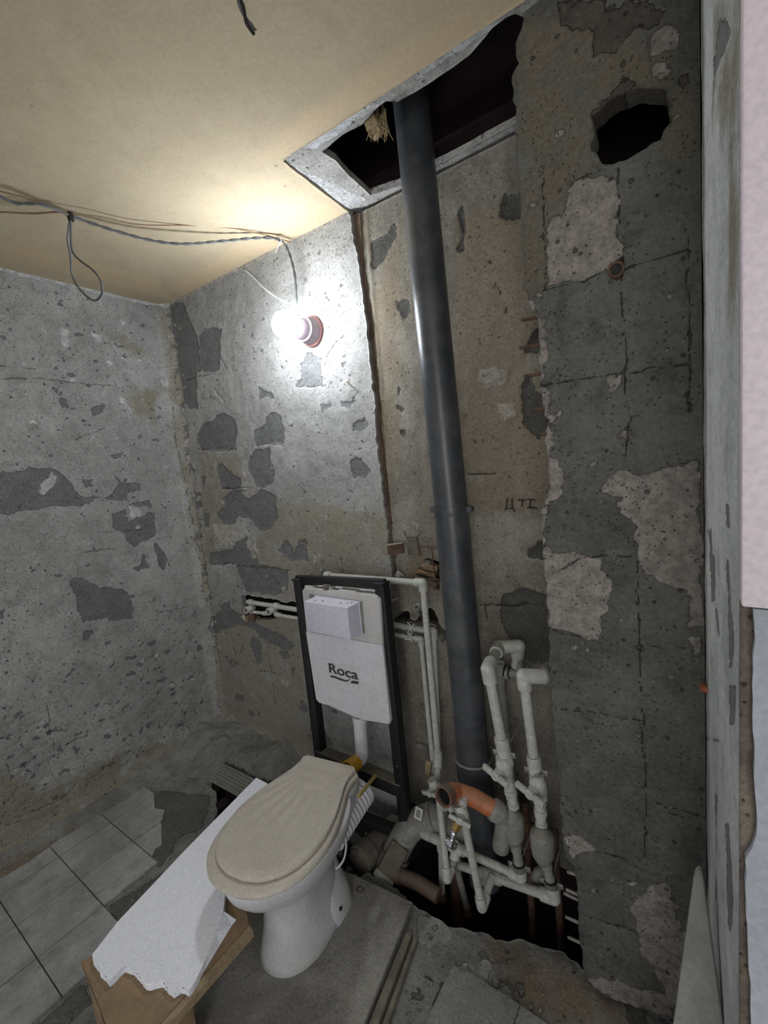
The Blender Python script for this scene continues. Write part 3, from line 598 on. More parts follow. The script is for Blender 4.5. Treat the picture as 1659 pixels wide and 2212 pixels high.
bm = MB(); bm.prism([(a, YN-.022, b) for a, b in pts], (0, .04, 0)); o = bm.build('wall_entrance_lower', 'plaster_blue'); tag(o, kind='structure')

# ---- floor: screed sheet with the excavated pit, tiles laid on it
pit = [(.16, 1.20), (-.28, 1.215), (-.36, 1.235), (-.46, 1.215), (-.556, 1.17), (-.66, 1.14), (-.75, 1.125), (-.86, 1.135), (-.97, 1.16), (-1.05, 1.15), (-1.12, 1.06), (-1.20, .98), (-1.33, .93), (-1.45, .80), (-1.62, .74), (-1.77, .84), (-1.76, .95), (-1.85, 1.03),
       (-1.93, 1.09), (-2.07, 1.155), (-2.09, 1.25), (-1.85, 1.275), (-1.62, 1.31), (-1.55, 1.42), (-1.50, 1.495), (-1.12, 1.50), (-1.10, 1.60), (.30, 1.60), (.30, 1.20)]
pit = rag(pit, .008, .02, 81)
Z_ = lambda c, *p: on(c, 'z', 0, *p)
dark = Z_(c8, [(880,500),(960,400),(1100,420),(1260,430),(1230,560),(1180,640),(1050,680),(900,640),(850,580)], [(900,640),(1010,630),(1050,700),(1020,780),(960,860),(930,800),(890,740)], [(640,1090),(980,880),(1000,960),(700,1190)], [(480,1560),(560,1660),(400,1803),(230,1803)]) + \
 Z_(c6b, [(1580,600),(1660,620),(1660,684),(1600,684)])
pale = Z_(c6b, [(960,480),(1080,440),(1180,580),(1160,684),(900,684),(900,560)], [(830,290),(930,300),(960,360),(880,420),(830,380)])
dark += specks(60, -.75, -.1, .8, 1.2, .004, .016, rs)
warm = Z_(c6b, [(1080,380),(1180,370),(1260,440),(1330,560),(1240,600),(1160,520),(1100,470)], [(1100,360),(1300,460),(1500,560),(1600,684),(1180,684)], [(700,140),(900,240),(920,300),(820,230)]) + Z_(c8, [(0,980),(420,760),(860,560),(940,400),(700,500),(300,720),(0,900)])
crack = Z_(c6b, [(915,535),(868,684)], [(960,560),(1180,684)], [(1190,590),(1175,684)], [(860,500),(960,560)]) + Z_(c8, [(0,1010),(300,850),(500,760),(750,640)])
def d_floor(u, v, a):
    n = fbm(u, v, 7, 83); d = -.010+(n-.5)*.018+(fbm(u, v, 34, 87, 3)-.5)*.006
    tile_area = (u < -1.6) & (v < .84); rt = sstep(.03, .0, np.maximum(np.maximum(-.636-u, u+.02), np.maximum(v-1.02, .4-v))); d = np.where(tile_area, -.0095+(n-.5)*.002, d); d = d*(1-rt)+rt*(-.004+(n-.5)*.010)
    d = d+.085*sstep(1.12, 1.42, v)*sstep(-1.55, -1.9, u)*(.45+n*.9)+.05*sstep(-2.30, -2.46, u)*(.35+n)+.006*sstep(0, .004, a['dark'])*(u < -1)
    return d+.012*sstep(.12, .0, np.abs(v-1.19))*sstep(-.95, -.7, u)*n*1.4
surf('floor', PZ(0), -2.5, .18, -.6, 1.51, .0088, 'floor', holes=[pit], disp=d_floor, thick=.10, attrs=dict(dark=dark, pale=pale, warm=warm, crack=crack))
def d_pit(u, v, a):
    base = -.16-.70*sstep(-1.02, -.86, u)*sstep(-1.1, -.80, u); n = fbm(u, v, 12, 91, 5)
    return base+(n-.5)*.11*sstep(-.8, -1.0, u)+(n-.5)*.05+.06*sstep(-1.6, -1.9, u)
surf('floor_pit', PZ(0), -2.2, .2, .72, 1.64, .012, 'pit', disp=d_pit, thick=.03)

# tiles: every tile a piece of the floor
floor = bpy.data.objects['floor']
TS = .2075; tx0, ty0 = -2.04, .54
M['dirtytile'] = wall_mat('dirt_covered_tile', (.285, .28, .258), (.20, .198, .18), (.105, .10, .088), (.12, .115, .10), (.36, .355, .33), (.17, .135, .095), (.05, .048, .042), .4, bump=.005)
def tile(poly, seed, z=.0, th=.009, mat='tile'):
    r = random.Random(seed); bm = MB(); dz = r.uniform(-.001, .001)
    bm.prism([(x, y, z-th+dz) for x, y in poly], (0, 0, th), bev=.0010)
    o = bm.build('tile', mat, floor); default_attrs(o.data); return o
g = .0016
for i in range(-2, 2):
    for j in range(-5, 2):
        x_0, x_1 = tx0+i*TS+g, tx0+(i+1)*TS-g; y_0, y_1 = ty0+j*TS+g, ty0+(j+1)*TS-g
        if x_0 < -2.43: x_0 = -2.425
        p = [(x_0, y_0), (x_1, y_0), (x_1, y_1), (x_0, y_1)]
        if i == 1 and j >= 0: continue
        if i == 1: p = [(x_0, y_0), (x_1, y_0), (x_1, y_1), (x_0, y_1)] if j < -1 else [(x_0, y_0), (x_1, y_0), (x_1+.0, y_1-.02), (x_1-.02, y_1), (x_0, y_1)]
        if j == 1:
            if i == 0: p = [(x_0, y_0), (x_1-.05, y_0), (x_1-.075, y_0+.03), (x_1-.07, y_0+.055), (x_1-.13, y_0+.085), (x_0+.03, y_0+.11), (x_0, y_0+.12)]
            elif i == -1: p = [(x_0, y_0), (x_1, y_0), (x_1, y_0+.13), (x_1-.05, y_0+.17), (x_0+.1, y_0+.15), (x_0, y_0+.20)]
        tile([(float(a), float(b)) for a, b in p], i*31+j)
for k, p in enumerate([[(.0,.0),(.206,.0),(.206,.206),(0,.206)]]*5):
    ox, oy = [(-.636, .83), (-.428, .83), (-.636, .622), (-.428, .622), (-.22, .83)][k]
    q = [(ox+a, oy+b) for a, b in p]
    if k == 0: q = [(ox, oy), (ox+.206, oy), (ox+.206, oy+.206), (ox+.05, oy+.206), (ox+.02, oy+.19), (ox, oy+.15)]
    if k == 1: q = [(ox, oy), (ox+.206, oy), (ox+.19, oy+.08), (ox+.15, oy+.16), (ox+.10, oy+.2), (ox, oy+.206)]
    if k == 4: q = [(ox, oy), (ox+.16, oy), (ox+.12, oy+.04), (ox+.05, oy+.06), (ox, oy+.07)]
    tile(q, 200+k, z=.0, th=.012, mat='dirtytile')
# ================================================================== THINGS
def pipe_parts(r_, pts, r, mat='ppr', ends=(False, False), fit=1.38, names=('pipe', 'elbow')):
    """straight plastic pipes welded with elbows: every pipe and every elbow a part"""
    pts = [Vector(p) for p in pts]; n = len(pts)
    for i in range(n-1):
        MB().cyl(pts[i], pts[i+1], r, n=16).build(names[0], mat, r_)
    for i in range(1, n-1):
        a = (pts[i-1]-pts[i]).normalized(); c = (pts[i+1]-pts[i]).normalized(); R = r*fit
        mb = MB(); mb.lathe(pts[i]+a*R*1.95, pts[i], [(0, r*1.02), (.0, R), (.30, R*1.02), (1, R)], 16); mb.lathe(pts[i]+c*R*1.95, pts[i], [(0, r*1.02), (.0, R), (.30, R*1.02), (1, R)], 16); mb.sphere(pts[i], R*1.02, 16)
        mb.build(names[1], mat, r_)
def tee_part(r_, c, d, br, r, mat='ppr', fit=1.38):
    c, d, br = Vector(c), Vector(d).normalized(), Vector(br).normalized(); R = r*fit
    mb = MB(); mb.lathe(c-d*R*1.9, c+d*R*1.9, [(0, r), (0, R), (.5, R*1.03), (1, R), (1, r)], 16); mb.lathe(c, c+br*R*1.9, [(0, R), (1, R), (1, r)], 16); return mb.build('tee', mat, r_)
def coupler(r_, c, d, r, L=.03, mat='ppr', fit=1.35, name='coupling'):
    c, d = Vector(c), Vector(d).normalized(); R = r*fit
    return MB().lathe(c-d*L/2, c+d*L/2, [(0, r), (0, R), (.12, R*1.05), (.88, R*1.05), (1, R), (1, r)], 16).build(name, mat, r_)
def valve(r_, c, d, out, r, s=1.0, mat='ppr', wing=None):
    """ball valve: body along d, stem towards out, butterfly handle across"""
    c, d, out = Vector(c), Vector(d).normalized(), Vector(out).normalized(); out = (out-d*out.dot(d)).normalized(); w = Vector(wing).normalized() if wing else d.cross(out); w = (w-out*w.dot(out)).normalized()
    R = r*1.7
    MB().lathe(c-d*.034*s, c+d*.034*s, [(0, r*1.2), (0, r*1.45), (.22, r*1.5), (.30, R), (.70, R), (.78, r*1.5), (1, r*1.45), (1, r*1.2)], 20).build('valve_body', mat, r_)
    h = MB(); p = c+out*R*.7; h.lathe(p, p+out*.022*s, [(0, r*1.15), (.6, r*1.1), (.6, r*.8), (1, r*.8)], 16); stem = h.build('valve_stem', mat, r_)
    q = p+out*.024*s; hb = MB(); up = out.cross(w); rot = Matrix((w, up, out)).transposed()
    hb.lathe(q-out*.006*s, q+out*.006*s, [(0, r*1.0), (.8, r*1.0), (1, r*.8)], 18)
    for sg in (-1, 1): hb.box(q+w*sg*.027*s-out*.001, (.030*s, .017*s, .010*s), rot, bev=.0015)
    hd = hb.build('valve_handle', mat, r_); MB().cyl(q+out*.0062*s, q+out*.0075*s, r*.45, n=12).build('screw_cap', mat, hd)
def clamp(c, d, out, r, label, group=None, stud=None, wing=None):
    """steel pipe clamp with rubber liner, two ears and bolts, and a long stud"""
    c, d, out = Vector(c), Vector(d).normalized(), Vector(out).normalized(); w = Vector(wing) if wing else d.cross(out); w = (w-d*w.dot(d)).normalized()
    t_ = root('pipe_clamp', c, label, 'clamp', group); R = r+.004
    MB().lathe(c-d*.011, c+d*.011, [(0, r*.98), (0, R), (1, R), (1, r*.98)], 22, cap=False).build('rubber_liner', 'rubber', t_)
    MB().lathe(c-d*.008, c+d*.008, [(0, R), (0, R+.0018), (1, R+.0018), (1, R)], 22, cap=False).build('band', 'steel', t_)
    for sg in (-1, 1):
        e = c+w*sg*(R+.008); rot = Matrix((w, d, w.cross(d))).transposed()
        ear = MB().box(e, (.018, .017, .005), rot, bev=.001).build('ear', 'steel', t_)
        o2 = w.cross(d); MB().cyl(e-o2*.007, e+o2*.007, .0036, n=8).build('bolt', 'steel', ear)
    if stud is not None: MB().cyl(c+(Vector(stud)-c).normalized()*R, stud, .0026, n=8).build('stud', 'steel', t_)
    return t_

# ---------------------------------------------------------------- soil stack
YP = 1.375
p_top = A(888, 235, 'y', YP); p_col = A(975, 1100, 'y', YP); p_bot = A(1022, 1634, 'y', YP)
axis = (p_bot-p_top).normalized()
RS = .0565
t = root('soil_stack', p_bot, 'thick dark grey drain pipe running from ceiling opening down into floor pit', 'drain pipe')
MB().cyl(p_top-axis*.55, p_col, RS, n=40).build('pipe', 'stack', t)
MB().cyl(p_col-axis*.01, p_bot, RS+.0015, n=40).build('pipe', 'stack', t)
MB().lathe(p_col-axis*.012, p_col+axis*.018, [(0, RS), (0, RS+.004), (.5, RS+.0055), (1, RS+.003), (1, RS)], 40).build('joint_collar', 'stack', t)
MB().lathe(p_bot-axis*.004, p_bot+axis*.5, [(0, RS), (0, RS+.010), (.03, RS+.012), (.06, RS+.010), (.16, RS+.008), (.19, RS+.003), (1, RS+.002)], 40).build('socket', 'stack', t)
MB().lathe(p_bot-axis*.003, p_bot+axis*.004, [(0, RS+.006), (0, RS+.0125), (1, RS+.0125), (1, RS+.006)], 40).build('socket_rim', 'ppr2', t)
for s_ in (-1, 1):
    e = p_col+Vector((s_*(RS+.012), 0, 0)); MB().lathe(e-Vector((0, .012, 0)), e+Vector((0, .012, 0)), [(0, .011), (.3, .013), (1, .011)], 12).build('lug', 'stack', t)
# branch of the stack in the pit: big grey bend with a paper sticker
t = root('sewer_bend', A(1000, 1760, 'y', 1.35), 'large dusty grey sewer bend with small square sticker behind black frame leg', 'drain pipe')
pts = [A(1030, 1800, 'y', 1.37), A(985, 1795, 'y', 1.36), A(930, 1770, 'y', 1.34), A(890, 1785, 'y', 1.31), A(860, 1830, 'y', 1.27), A(848, 1862, 'y', 1.24)]
MB().tube(cat_rom(pts, 6), .052, 24).build('bend', 'ppr2', t)
d_ = (pts[3]-pts[2]).normalized(); MB().lathe(pts[2]-d_*.02, pts[2]+d_*.02, [(0, .052), (0, .058), (1, .058), (1, .052)], 24).build('socket_rim', 'ppr2', t)
dc = (pts[5]-pts[4]).normalized(); MB().lathe(pts[5]-dc*.03, pts[5]+dc*.03, [(0, .052), (0, .060), (.8, .060), (1, .058), (1, .045)], 24).build('end_socket', 'dustbar', t)
view = (Vector(CAM)-A(905, 1755, 'y', 1.30)).normalized(); sp = A(903, 1757, 'y', 1.285); sx = view.cross(Vector((0, 0, 1))).normalized(); sy = sx.cross(view)
st = MB().prism([sp+(-sx*a+sy*b) for a, b in ((-.017, -.012), (.009, -.026), (.020, .010), (-.006, .024))], -view*.002).build('sticker', 'logobg', t)
MB().prism([sp+view*.0006+(-sx*a+sy*b) for a, b in ((-.010, -.009), (.006, -.017), (.012, .007), (-.004, .015))], -view*.0012).build('print', 'ppr2', st)
# capped sewer pipe end and brown floor pipe
t = root('capped_sewer_pipe', A(774, 1862, 'y', 1.20), 'round dusty capped end of sewer pipe in the pit behind toilet', 'drain pipe')
c_ = A(776, 1860, 'y', 1.17); c2_ = c_+Vector((.03, .22, -.01))
MB().lathe(c_, c2_, [(0, .050), (.02, .056), (.25, .056), (.27, .050), (1, .050)], 30).build('pipe', 'dustbar', t)
MB().lathe(c_-Vector((0, .006, 0)), c_, [(0, .038), (.4, .044), (1, .046)], 30).build('cap', 'dustbar', t)
t = root('brown_floor_pipe', A(870, 1895, 'z', -.02), 'dusty terracotta coloured pipe lying along broken floor edge below water pipes', 'drain pipe')
MB().tube([A(832, 1882, 'z', -.02), A(868, 1893, 'z', -.02), A(905, 1908, 'z', -.022), A(948, 1936, 'z', -.03)], .026, 18).build('pipe', 'brownpvc', t)
MB().lathe(A(845, 1885, 'z', -.02), A(868, 1893, 'z', -.02), [(0, .027), (0, .031), (1, .031), (1, .027)], 18).build('socket_rim', 'brownpvc', t)
t = root('dusty_box_duct', A(845, 1860, 'y', 1.22), 'dust covered rectangular pipe sleeve slanting into pit beside frame foot', 'pipe sleeve')
a_, b_ = A(868, 1822, 'y', 1.24), A(826, 1902, 'y', 1.16); dd = (b_-a_); x_ = dd.normalized(); y_ = x_.cross(view).normalized(); z_ = x_.cross(y_)
MB().box((a_+b_)/2-view*.03, (dd.length, .075, .06), Matrix((x_, y_, z_)).transposed(), bev=.012).build('sleeve', 'dustbar', t)
MB().box((a_*.12+b_*.88)-view*.028, (.03, .084, .068), Matrix((x_, y_, z_)).transposed(), bev=.008).build('collar', 'ppr2', t)
# reddish riser in the pit and two dark steel risers
t = root('rusty_pit_pipe', A(985, 1980, 'y', 1.36), 'thick rusty brown vertical pipe standing in the dark pit', 'drain pipe')
MB().cyl(A(984, 1865, 'y', 1.38), A(996, 2060, 'y', 1.38), .027, n=20).build('pipe', 'brownpvc', t); coupler(t, A(985, 1880, 'y', 1.38), Vector((0, 0, 1)), .027, .04, 'brownpvc', 1.2)
for (p, q, lab) in (((1134, 1740), (1152, 2020), 'dark steel pipe dropping into pit behind left water meter'), ((1196, 1800), (1214, 2060), 'dark steel pipe dropping into pit behind right water meter')):
    t = root('steel_pit_pipe', A(*q, 'y', 1.40), lab, 'water pipe'); MB().cyl(A(*p, 'y', 1.40), A(*q, 'y', 1.40), .0125, n=16).build('pipe', 'rust', t); coupler(t, A(p[0]+2, p[1]+40, 'y', 1.40), A(*q, 'y', 1.40)-A(*p, 'y', 1.40), .0125, .03, 'rust', 1.3)
t = root('rusty_cross_pipe', A(1165, 1790, 'y', 1.40), 'short rusty horizontal pipe between the two water meters', 'water pipe')
MB().cyl(A(1120, 1782, 'y', 1.41), A(1205, 1800, 'y', 1.41), .012, n=16).build('pipe', 'rust', t); coupler(t, A(1150, 1788, 'y', 1.41), (1, 0, 0), .012, .025, 'rust', 1.35)

# ---------------------------------------------------------------- orange drain elbow with grey elbow
t = root('orange_drain_elbow', A(1010, 1710, 'y', 1.22), 'orange plastic drain elbow with open mouth below dark grey stack', 'drain pipe')
o1, o2_, o3, o4 = A(957, 1722, 'y', 1.13), A(990, 1712, 'y', 1.20), A(1024, 1724, 'y', 1.22), A(1072, 1752, 'y', 1.235)
pth = cat_rom([o1, A(972, 1713, 'y', 1.165), o2_, o3, A(1050, 1739, 'y', 1.23), o4], 6)
MB().tube(pth, .0285, 24, cap=False).build('pipe', 'orange', t)
d1 = (o1-pth[3]).normalized(); MB().lathe(o1-d1*.03, o1, [(0, .0285), (0, .032), (.8, .0325), (1, .033), (1, .026), (.3, .026)], 24, cap=False).build('socket', 'orange', t)
MB().lathe(o1-d1*.012, o1-d1*.011, [(0, .025), (1, .001)], 24).build('mouth_disc', 'pit', t)  # darker disc set inside the open mouth
t.children[-1].data.materials[0] = M['brownpvc']
t = root('grey_drain_elbow', A(1085, 1765, 'y', 1.25), 'dusty grey drain elbow turning down at end of orange drain', 'drain pipe')
pth = cat_rom([o4, A(1083, 1762, 'y', 1.24), A(1088, 1782, 'y', 1.25), A(1082, 1830, 'y', 1.27)], 7)
MB().tube(pth, .028, 24).build('elbow', 'ppr2', t)
d1 = (o4-pth[3]).normalized(); MB().lathe(o4+d1*.016, o4-d1*.02, [(0, .028), (0, .0335), (.4, .035), (1, .031)], 24).build('socket_rim', 'ppr2', t)

# ---------------------------------------------------------------- installation frame with cistern
YF = 1.30
t = root('toilet_installation_frame', (-1.19, YF, 0), 'black steel frame holding white cistern with letters on its front', 'toilet frame')
fx0, fx1, fz = -1.412, -.966, 1.087
def bar(name, a, b, w, d, mat='black', par=None, bev=.003):
    a, b = Vector(a), Vector(b); z = (b-a); L = z.length; z.normalize(); x = Vector((1, 0, 0)) if abs(z.x) < .8 else Vector((0, 0, 1)); y = z.cross(x).normalized(); x = y.cross(z)
    return MB().box((a+b)/2, (w, d, L), Matrix((x, y, z)).transposed(), bev).build(name, mat, par or t)
pL, pR = A(649, 1262, 'y', YF), A(826, 1272, 'y', YF); bL, bR = A(697, 1660, 'y', YF), A(886, 1862, 'y', YF)
bL = pL+(bL-pL)*1.45; 
for nm, a, b in (('left_post', pL, bL), ('right_post', pR, bR)):
    po = bar('post', a+Vector((0, 0, .02)), b, .042, .042)
    MB().box(a+Vector((0, -.004, .024)), (.042, .05, .008), None, .002).build('post_cap', 'black', po)
    for zz in (.25, .36, .62):
        q = a+(b-a)*zz; MB().cyl(q+Vector((0, -.0205, 0)), q+Vector((0, -.0225, 0)), .004, n=10).build('bolt_hole', 'steel' if zz > .5 else 'rubber', po)
tb = bar('top_rail', pL+Vector((-.016, 0, .021)), pR+Vector((.016, 0, .021)), .036, .022)
b1 = A(692, 1622, 'y', YF); b2 = A(860, 1690, 'y', YF)
cb1 = bar('cross_rail', b1+Vector((0, 0, -.018)), b2+Vector((.02, 0, -.018)), .05, .05); MB().box((b1+b2)/2+Vector((.01, 0, .0095)), ((b2-b1).length+.03, .05, .005), None, .002).build('dust_layer', 'dustbar', cb1)
b1 = A(795, 1765, 'y', YF); b2 = A(872, 1795, 'y', YF); b1 = b1+(b1-b2)*1.8
cb2 = bar('cross_rail', b1+Vector((0, 0, -.014)), b2+Vector((0, 0, -.014)), .034, .04); MB().box((b1+b2)/2+Vector((0, 0, .0045)), ((b2-b1).length, .04, .004), None, .002).build('dust_layer', 'dustbar', cb2)
MB().box(bR+Vector((0, .0, -.01)), (.06, .09, .012), None, .002).build('foot_plate', 'black', t)
# polystyrene clad cistern
yc0, yc1 = 1.268, 1.335
def fpt(px, py, y=yc0): q = A(px, py, 'y', y); return (q.x, q.z)
prof = [fpt(652, 1277), fpt(656, 1271), fpt(812, 1287), fpt(820, 1294), fpt(826, 1392), fpt(844, 1556), fpt(841, 1565), fpt(822, 1561), fpt(790, 1556), fpt(764, 1548), fpt(735, 1535), fpt(712, 1523), fpt(689, 1519), fpt(682, 1511), fpt(663, 1370)]
cis = MB().prism([(a, yc0, b) for a, b in prof], (0, yc1-yc0, 0), bev=.003).build('cistern', 'styro', t)
lower = [fpt(661, 1364, yc0-.004), fpt(757, 1381, yc0-.004), fpt(827, 1394, yc0-.004)]+[fpt(x_+.0, y_, yc0-.004) for x_, y_ in ((843, 1556), (840, 1564), (822, 1560), (790, 1555), (764, 1547), (735, 1534), (712, 1522), (690, 1518), (683, 1510))]
MB().prism([(a, yc0-.006, b) for a, b in lower], (0, .007, 0), bev=.0015).build('front_cover', 'white', cis)
q = [fpt(668, 1283, yc0-.001), fpt(782, 1299, yc0-.001), fpt(789, 1368, yc0-.001), fpt(674, 1350, yc0-.001)]
MB().prism([(a, yc0-.0015, b) for a, b in q], (0, .003, 0)).build('opening_rim', 'ppr2', cis)
bx = 1.195
fr = [fpt(656, 1301, bx), fpt(750, 1311, bx), fpt(757, 1380, bx), fpt(663, 1365, bx)]; bk = [fpt(677, 1284, yc0), fpt(779, 1294, yc0), fpt(785, 1364, yc0), fpt(688, 1350, yc0)]
xa, xb = fr[0][0], fr[1][0]; za, zb = (fr[0][1]+fr[1][1])/2, (fr[2][1]+fr[3][1])/2
box = MB().box(((xa+xb)/2, (bx+yc0)/2, (za+zb)/2), (xb-xa, yc0-bx, za-zb), None, .0025).build('service_box', 'boxwhite', t)
MB().box(((xa+xb)/2, yc0-.006, (za+zb)/2), (xb-xa+.008, .004, za-zb+.008), None, .001).build('box_flange', 'boxwhite', box)
for k, (u, w) in enumerate(((.2, .012), (.34, .020), (.72, .014), (.84, .010), (.9, .016))): MB().box((xa+(xb-xa)*u, bx+.02+.008*k, za+.0008), (w*.4, .006, .0025), (0, 0, k), .0004).build('debris_crumb', 'stone', box)
# things on top edge of the cistern
for px, py, w, h in ((673, 1268, .05, .018), (713, 1268, .03, .022), (755, 1275, .085, .010), (795, 1283, .035, .016)):
    c = A(px, py, 'y', 1.30); MB().box(c, (w, .035, h), None, .003).build('cistern_fitting', 'styro', cis)
c = A(708, 1268, 'y', 1.29); MB().lathe(c-Vector((0, 0, .006)), c+Vector((0, 0, .012)), [(0, .016), (.6, .016), (.6, .019), (1, .017)], 18).build('inlet_nut', 'dustbar', cis)
for s_ in (0, 1):
    c = A((650, 838)[s_], (1297, 1300)[s_], 'y', 1.31); MB().cyl(c, A((650, 838)[s_]+(-8, 24)[s_], (1297, 1300)[s_]-8, 'y', 1.48), .004, n=8).build('wall_bolt', 'steel', t)
# lettering on the front cover
tc = bpy.data.curves.new('lettering', 'FONT'); tc.body = 'Roca'; tc.size = .052; tc.extrude = .0004; tc.offset = .0004
to = bpy.data.objects.new('lettering_tmp', tc); COL.objects.link(to); bpy.context.view_layer.update()
lm = bpy.data.meshes.new_from_object(to); bpy.data.objects.remove(to)
TL, TR, BL = A(712, 1452, 'y', yc0-.008), A(773, 1462, 'y', yc0-.008), A(710, 1432.5, 'y', yc0-.008)
wx = max(v.co.x for v in lm.vertices)-min(v.co.x for v in lm.vertices); hx = max(v.co.y for v in lm.vertices)
mnx = min(v.co.x for v in lm.vertices); cw_ = TR.x-TL.x; ch = BL.z-TL.z
for v in lm.vertices: v.co = Vector(((v.co.x-mnx)/wx*cw_, -v.co.z-.0005, v.co.y/hx*ch))
bm_ = bmesh.new()
for k_, dx_ in enumerate((-.0009, -.0003, .0003, .0009)):
    n0 = len(bm_.verts); bm_.from_mesh(lm); bm_.verts.ensure_lookup_table()
    for v in bm_.verts[n0:]: v.co.x += dx_; v.co.y -= .00008*k_; v.co.z += .0003*(k_ % 2)
bm_.to_mesh(lm); bm_.free(); lm.materials.append(M['logo']); lt = bpy.data.objects.new('lettering', lm); COL.objects.link(lt); lt.parent = cis; lt.location = TL-wloc(cis)
q = [A(*p, 'y', yc0-.0065) for p in ((706, 1431), (774, 1438), (781, 1480), (713, 1474))]
MB().prism(q, (0, .0004, 0)).build('logo_plate', 'logobg', cis)
def strip(top, bot, name, par, y, mat='logo', th=.0006):
    mb = MB()
    for k in range(len(top)-1):
        mb.prism([A(*top[k], 'y', y), A(*top[k+1], 'y', y), A(*bot[k+1], 'y', y), A(*bot[k], 'y', y)], (0, th, 0))
    return mb.build(name, mat, par, smooth=False)
strip([(714, 1459), (724, 1461), (736, 1466), (748, 1470), (757, 1467)], [(714, 1463), (724, 1465), (736, 1470), (749, 1473), (757, 1468)], 'underline', cis, yc0-.0085)
strip([(760, 1470.5), (774, 1472)], [(757, 1476), (774, 1478)], 'underline', cis, yc0-.0085)
for b in fpt(808, 1462), : MB().sphere((b[0], yc0-.007, b[1]), .0016, 8).build('speck', 'ppr2', cis)

# white flush bend with yellow cap
t = root('flush_bend', A(778, 1600, 'y', 1.29), 'white plastic flush bend under the cistern with yellow end cap', 'flush pipe')
w1, w2, w3, w4 = A(777, 1545, 'y', 1.30), A(781, 1612, 'y', 1.30), A(779, 1638, 'y', 1.275), A(766, 1650, 'y', 1.235)
pth = cat_rom([w1, A(779, 1580, 'y', 1.30), w2, A(782, 1628, 'y', 1.292), w3, w4], 6)
MB().tube(pth, .0275, 24).build('bend', 'white', t)
MB().lathe(w1-Vector((0, 0, .0)), w1-Vector((0, 0, .028)), [(0, .031), (1, .031), (1, .028)], 24).build('collar', 'white', t)
ye = A(748, 1663, 'y', 1.175); dy = (ye-w4).normalized()
cap = MB().lathe(w4-dy*.01, ye, [(0, .028), (0, .030), (.9, .030), (1, .0305), (1, .027), (.35, .026), (.34, .002)], 26, cap=False).build('end_cap', 'yellow', t); cap['label'] = 'bright yellow open end cap'
MB().lathe(w4+dy*.014, ye-dy*.002, [(0, .001), (0, .0262), (1, .0268)], 26, cap=False).build('cap_inside', 'yellow_in', cap)
for (a, b), lab in ((((737, 1647), (712, 1668)), 'dusty yellow plastic rod behind toilet lid, left of yellow cap'), (((811, 1675), (775, 1719)), 'dusty yellow plastic rod sticking out right of toilet lid')):
    e1 = A(*a, 'y', 1.27 if a[0] < 800 else 1.20); e2 = A(*b, 'y', 1.13 if a[0] < 800 else 1.06)
    r_ = root('yellow_rod', e1, lab, 'rod'); MB().lathe(e1, e2, [(0, .004), (.02, .0068), (.98, .0068), (1, .004)], 12).build('rod', 'yellow_dust', r_); MB().lathe(e2-(e2-e1)*.04, e2+(e2-e1)*.02, [(0, .008), (1, .008)], 12).build('tip', 'yellow_dust', r_)

# ---------------------------------------------------------------- toilet
TL_ = Vector((-1.103, .849, .022)); TA = math.radians(9.5)
tr = root('toilet', TL_, 'dusty white toilet with closed beige seat and lid standing on a board', 'toilet')
RM = Matrix.Rotation(TA, 4, 'Z')
def tp(x, y, z): return TL_+(RM @ Vector((x, y, 0)))+Vector((0, 0, z))
def egg(w, f, b, n=56, pw=2.0, pb=2.6):
    o = []
    for k in range(n):
        a = 2*math.pi*k/n; s, c = math.sin(a), -math.cos(a); p = pw if c < 0 else pb
        o.append((math.copysign(abs(s)**(2/p), s)*w, math.copysign(abs(c)**(2/p), c)*(f if c < 0 else b)))
    return o
secs = [(.000, .108, .145, .175, 2.1, 3.2), (.006, .112, .150, .180, 2.1, 3.2), (.03, .106, .145, .178, 2.1, 3.2), (.09, .093, .130, .172, 2.1, 3.0), (.15, .088, .122, .168, 2.1, 2.8), (.20, .092, .126, .168, 2.1, 2.6), (.235, .105, .145, .175, 2, 2.6),
        (.265, .130, .180, .19, 2, 2.5), (.295, .153, .212, .205, 2, 2.5), (.325, .169, .234, .215, 2, 2.5), (.36, .178, .246, .222, 2, 2.5), (.378, .180, .248, .224, 2, 2.5), (.384, .177, .245, .222, 2, 2.5), (.384, .135, .20, .15, 2, 2.4), (.36, .125, .19, .14, 2, 2.4), (.27, .08, .12, .08, 2, 2.2), (.22, .03, .04, .03, 2, 2)]
mb = MB(); rings = []
for z, w, f, b, p1, p2 in secs: rings.append([mb.bm.verts.new(tp(x, y, z)) for x, y in egg(w, f, b, 56, p1, p2)])
for a, b in zip(rings, rings[1:]): mb.bridge(a, b)
mb.bm.faces.new(rings[0]); mb.bm.faces.new(rings[-1]); mb.build('bowl', 'ceramic', tr, angle=60)
# moulded rear foot with fixing holes, waist groove and rear deck
mb = MB(); sec2 = [(0, .118, .0, .19), (.03, .116, .0, .19), (.07, .106, .0, .185), (.13, .078, .02, .175), (.20, .060, .05, .17), (.26, .05, .07, .165)]
rr = []
for z, w, y0, y1 in sec2: rr.append([mb.bm.verts.new(tp(x*w, (y0+y1)/2+y*(y1-y0)/2*1.0, z)) for x, y in egg(1, 1, 1, 40, 2.6, 3.0)])
for a, b in zip(rr, rr[1:]): mb.bridge(a, b)
mb.bm.faces.new(rr[0]); mb.bm.faces.new(rr[-1]); foot = mb.build('rear_foot', 'ceramic', tr, angle=60)
for s_ in (-1, 1):
    a = tp(s_*.112, .075, .045); MB().cyl(a-(tp(s_*.01, 0, 0)-tp(0, 0, 0)), a+(tp(s_*.0045, 0, .0)-tp(0, 0, 0)), .006, n=12).build('fixing_hole', 'rubber', foot)
mb = MB()
rr = []
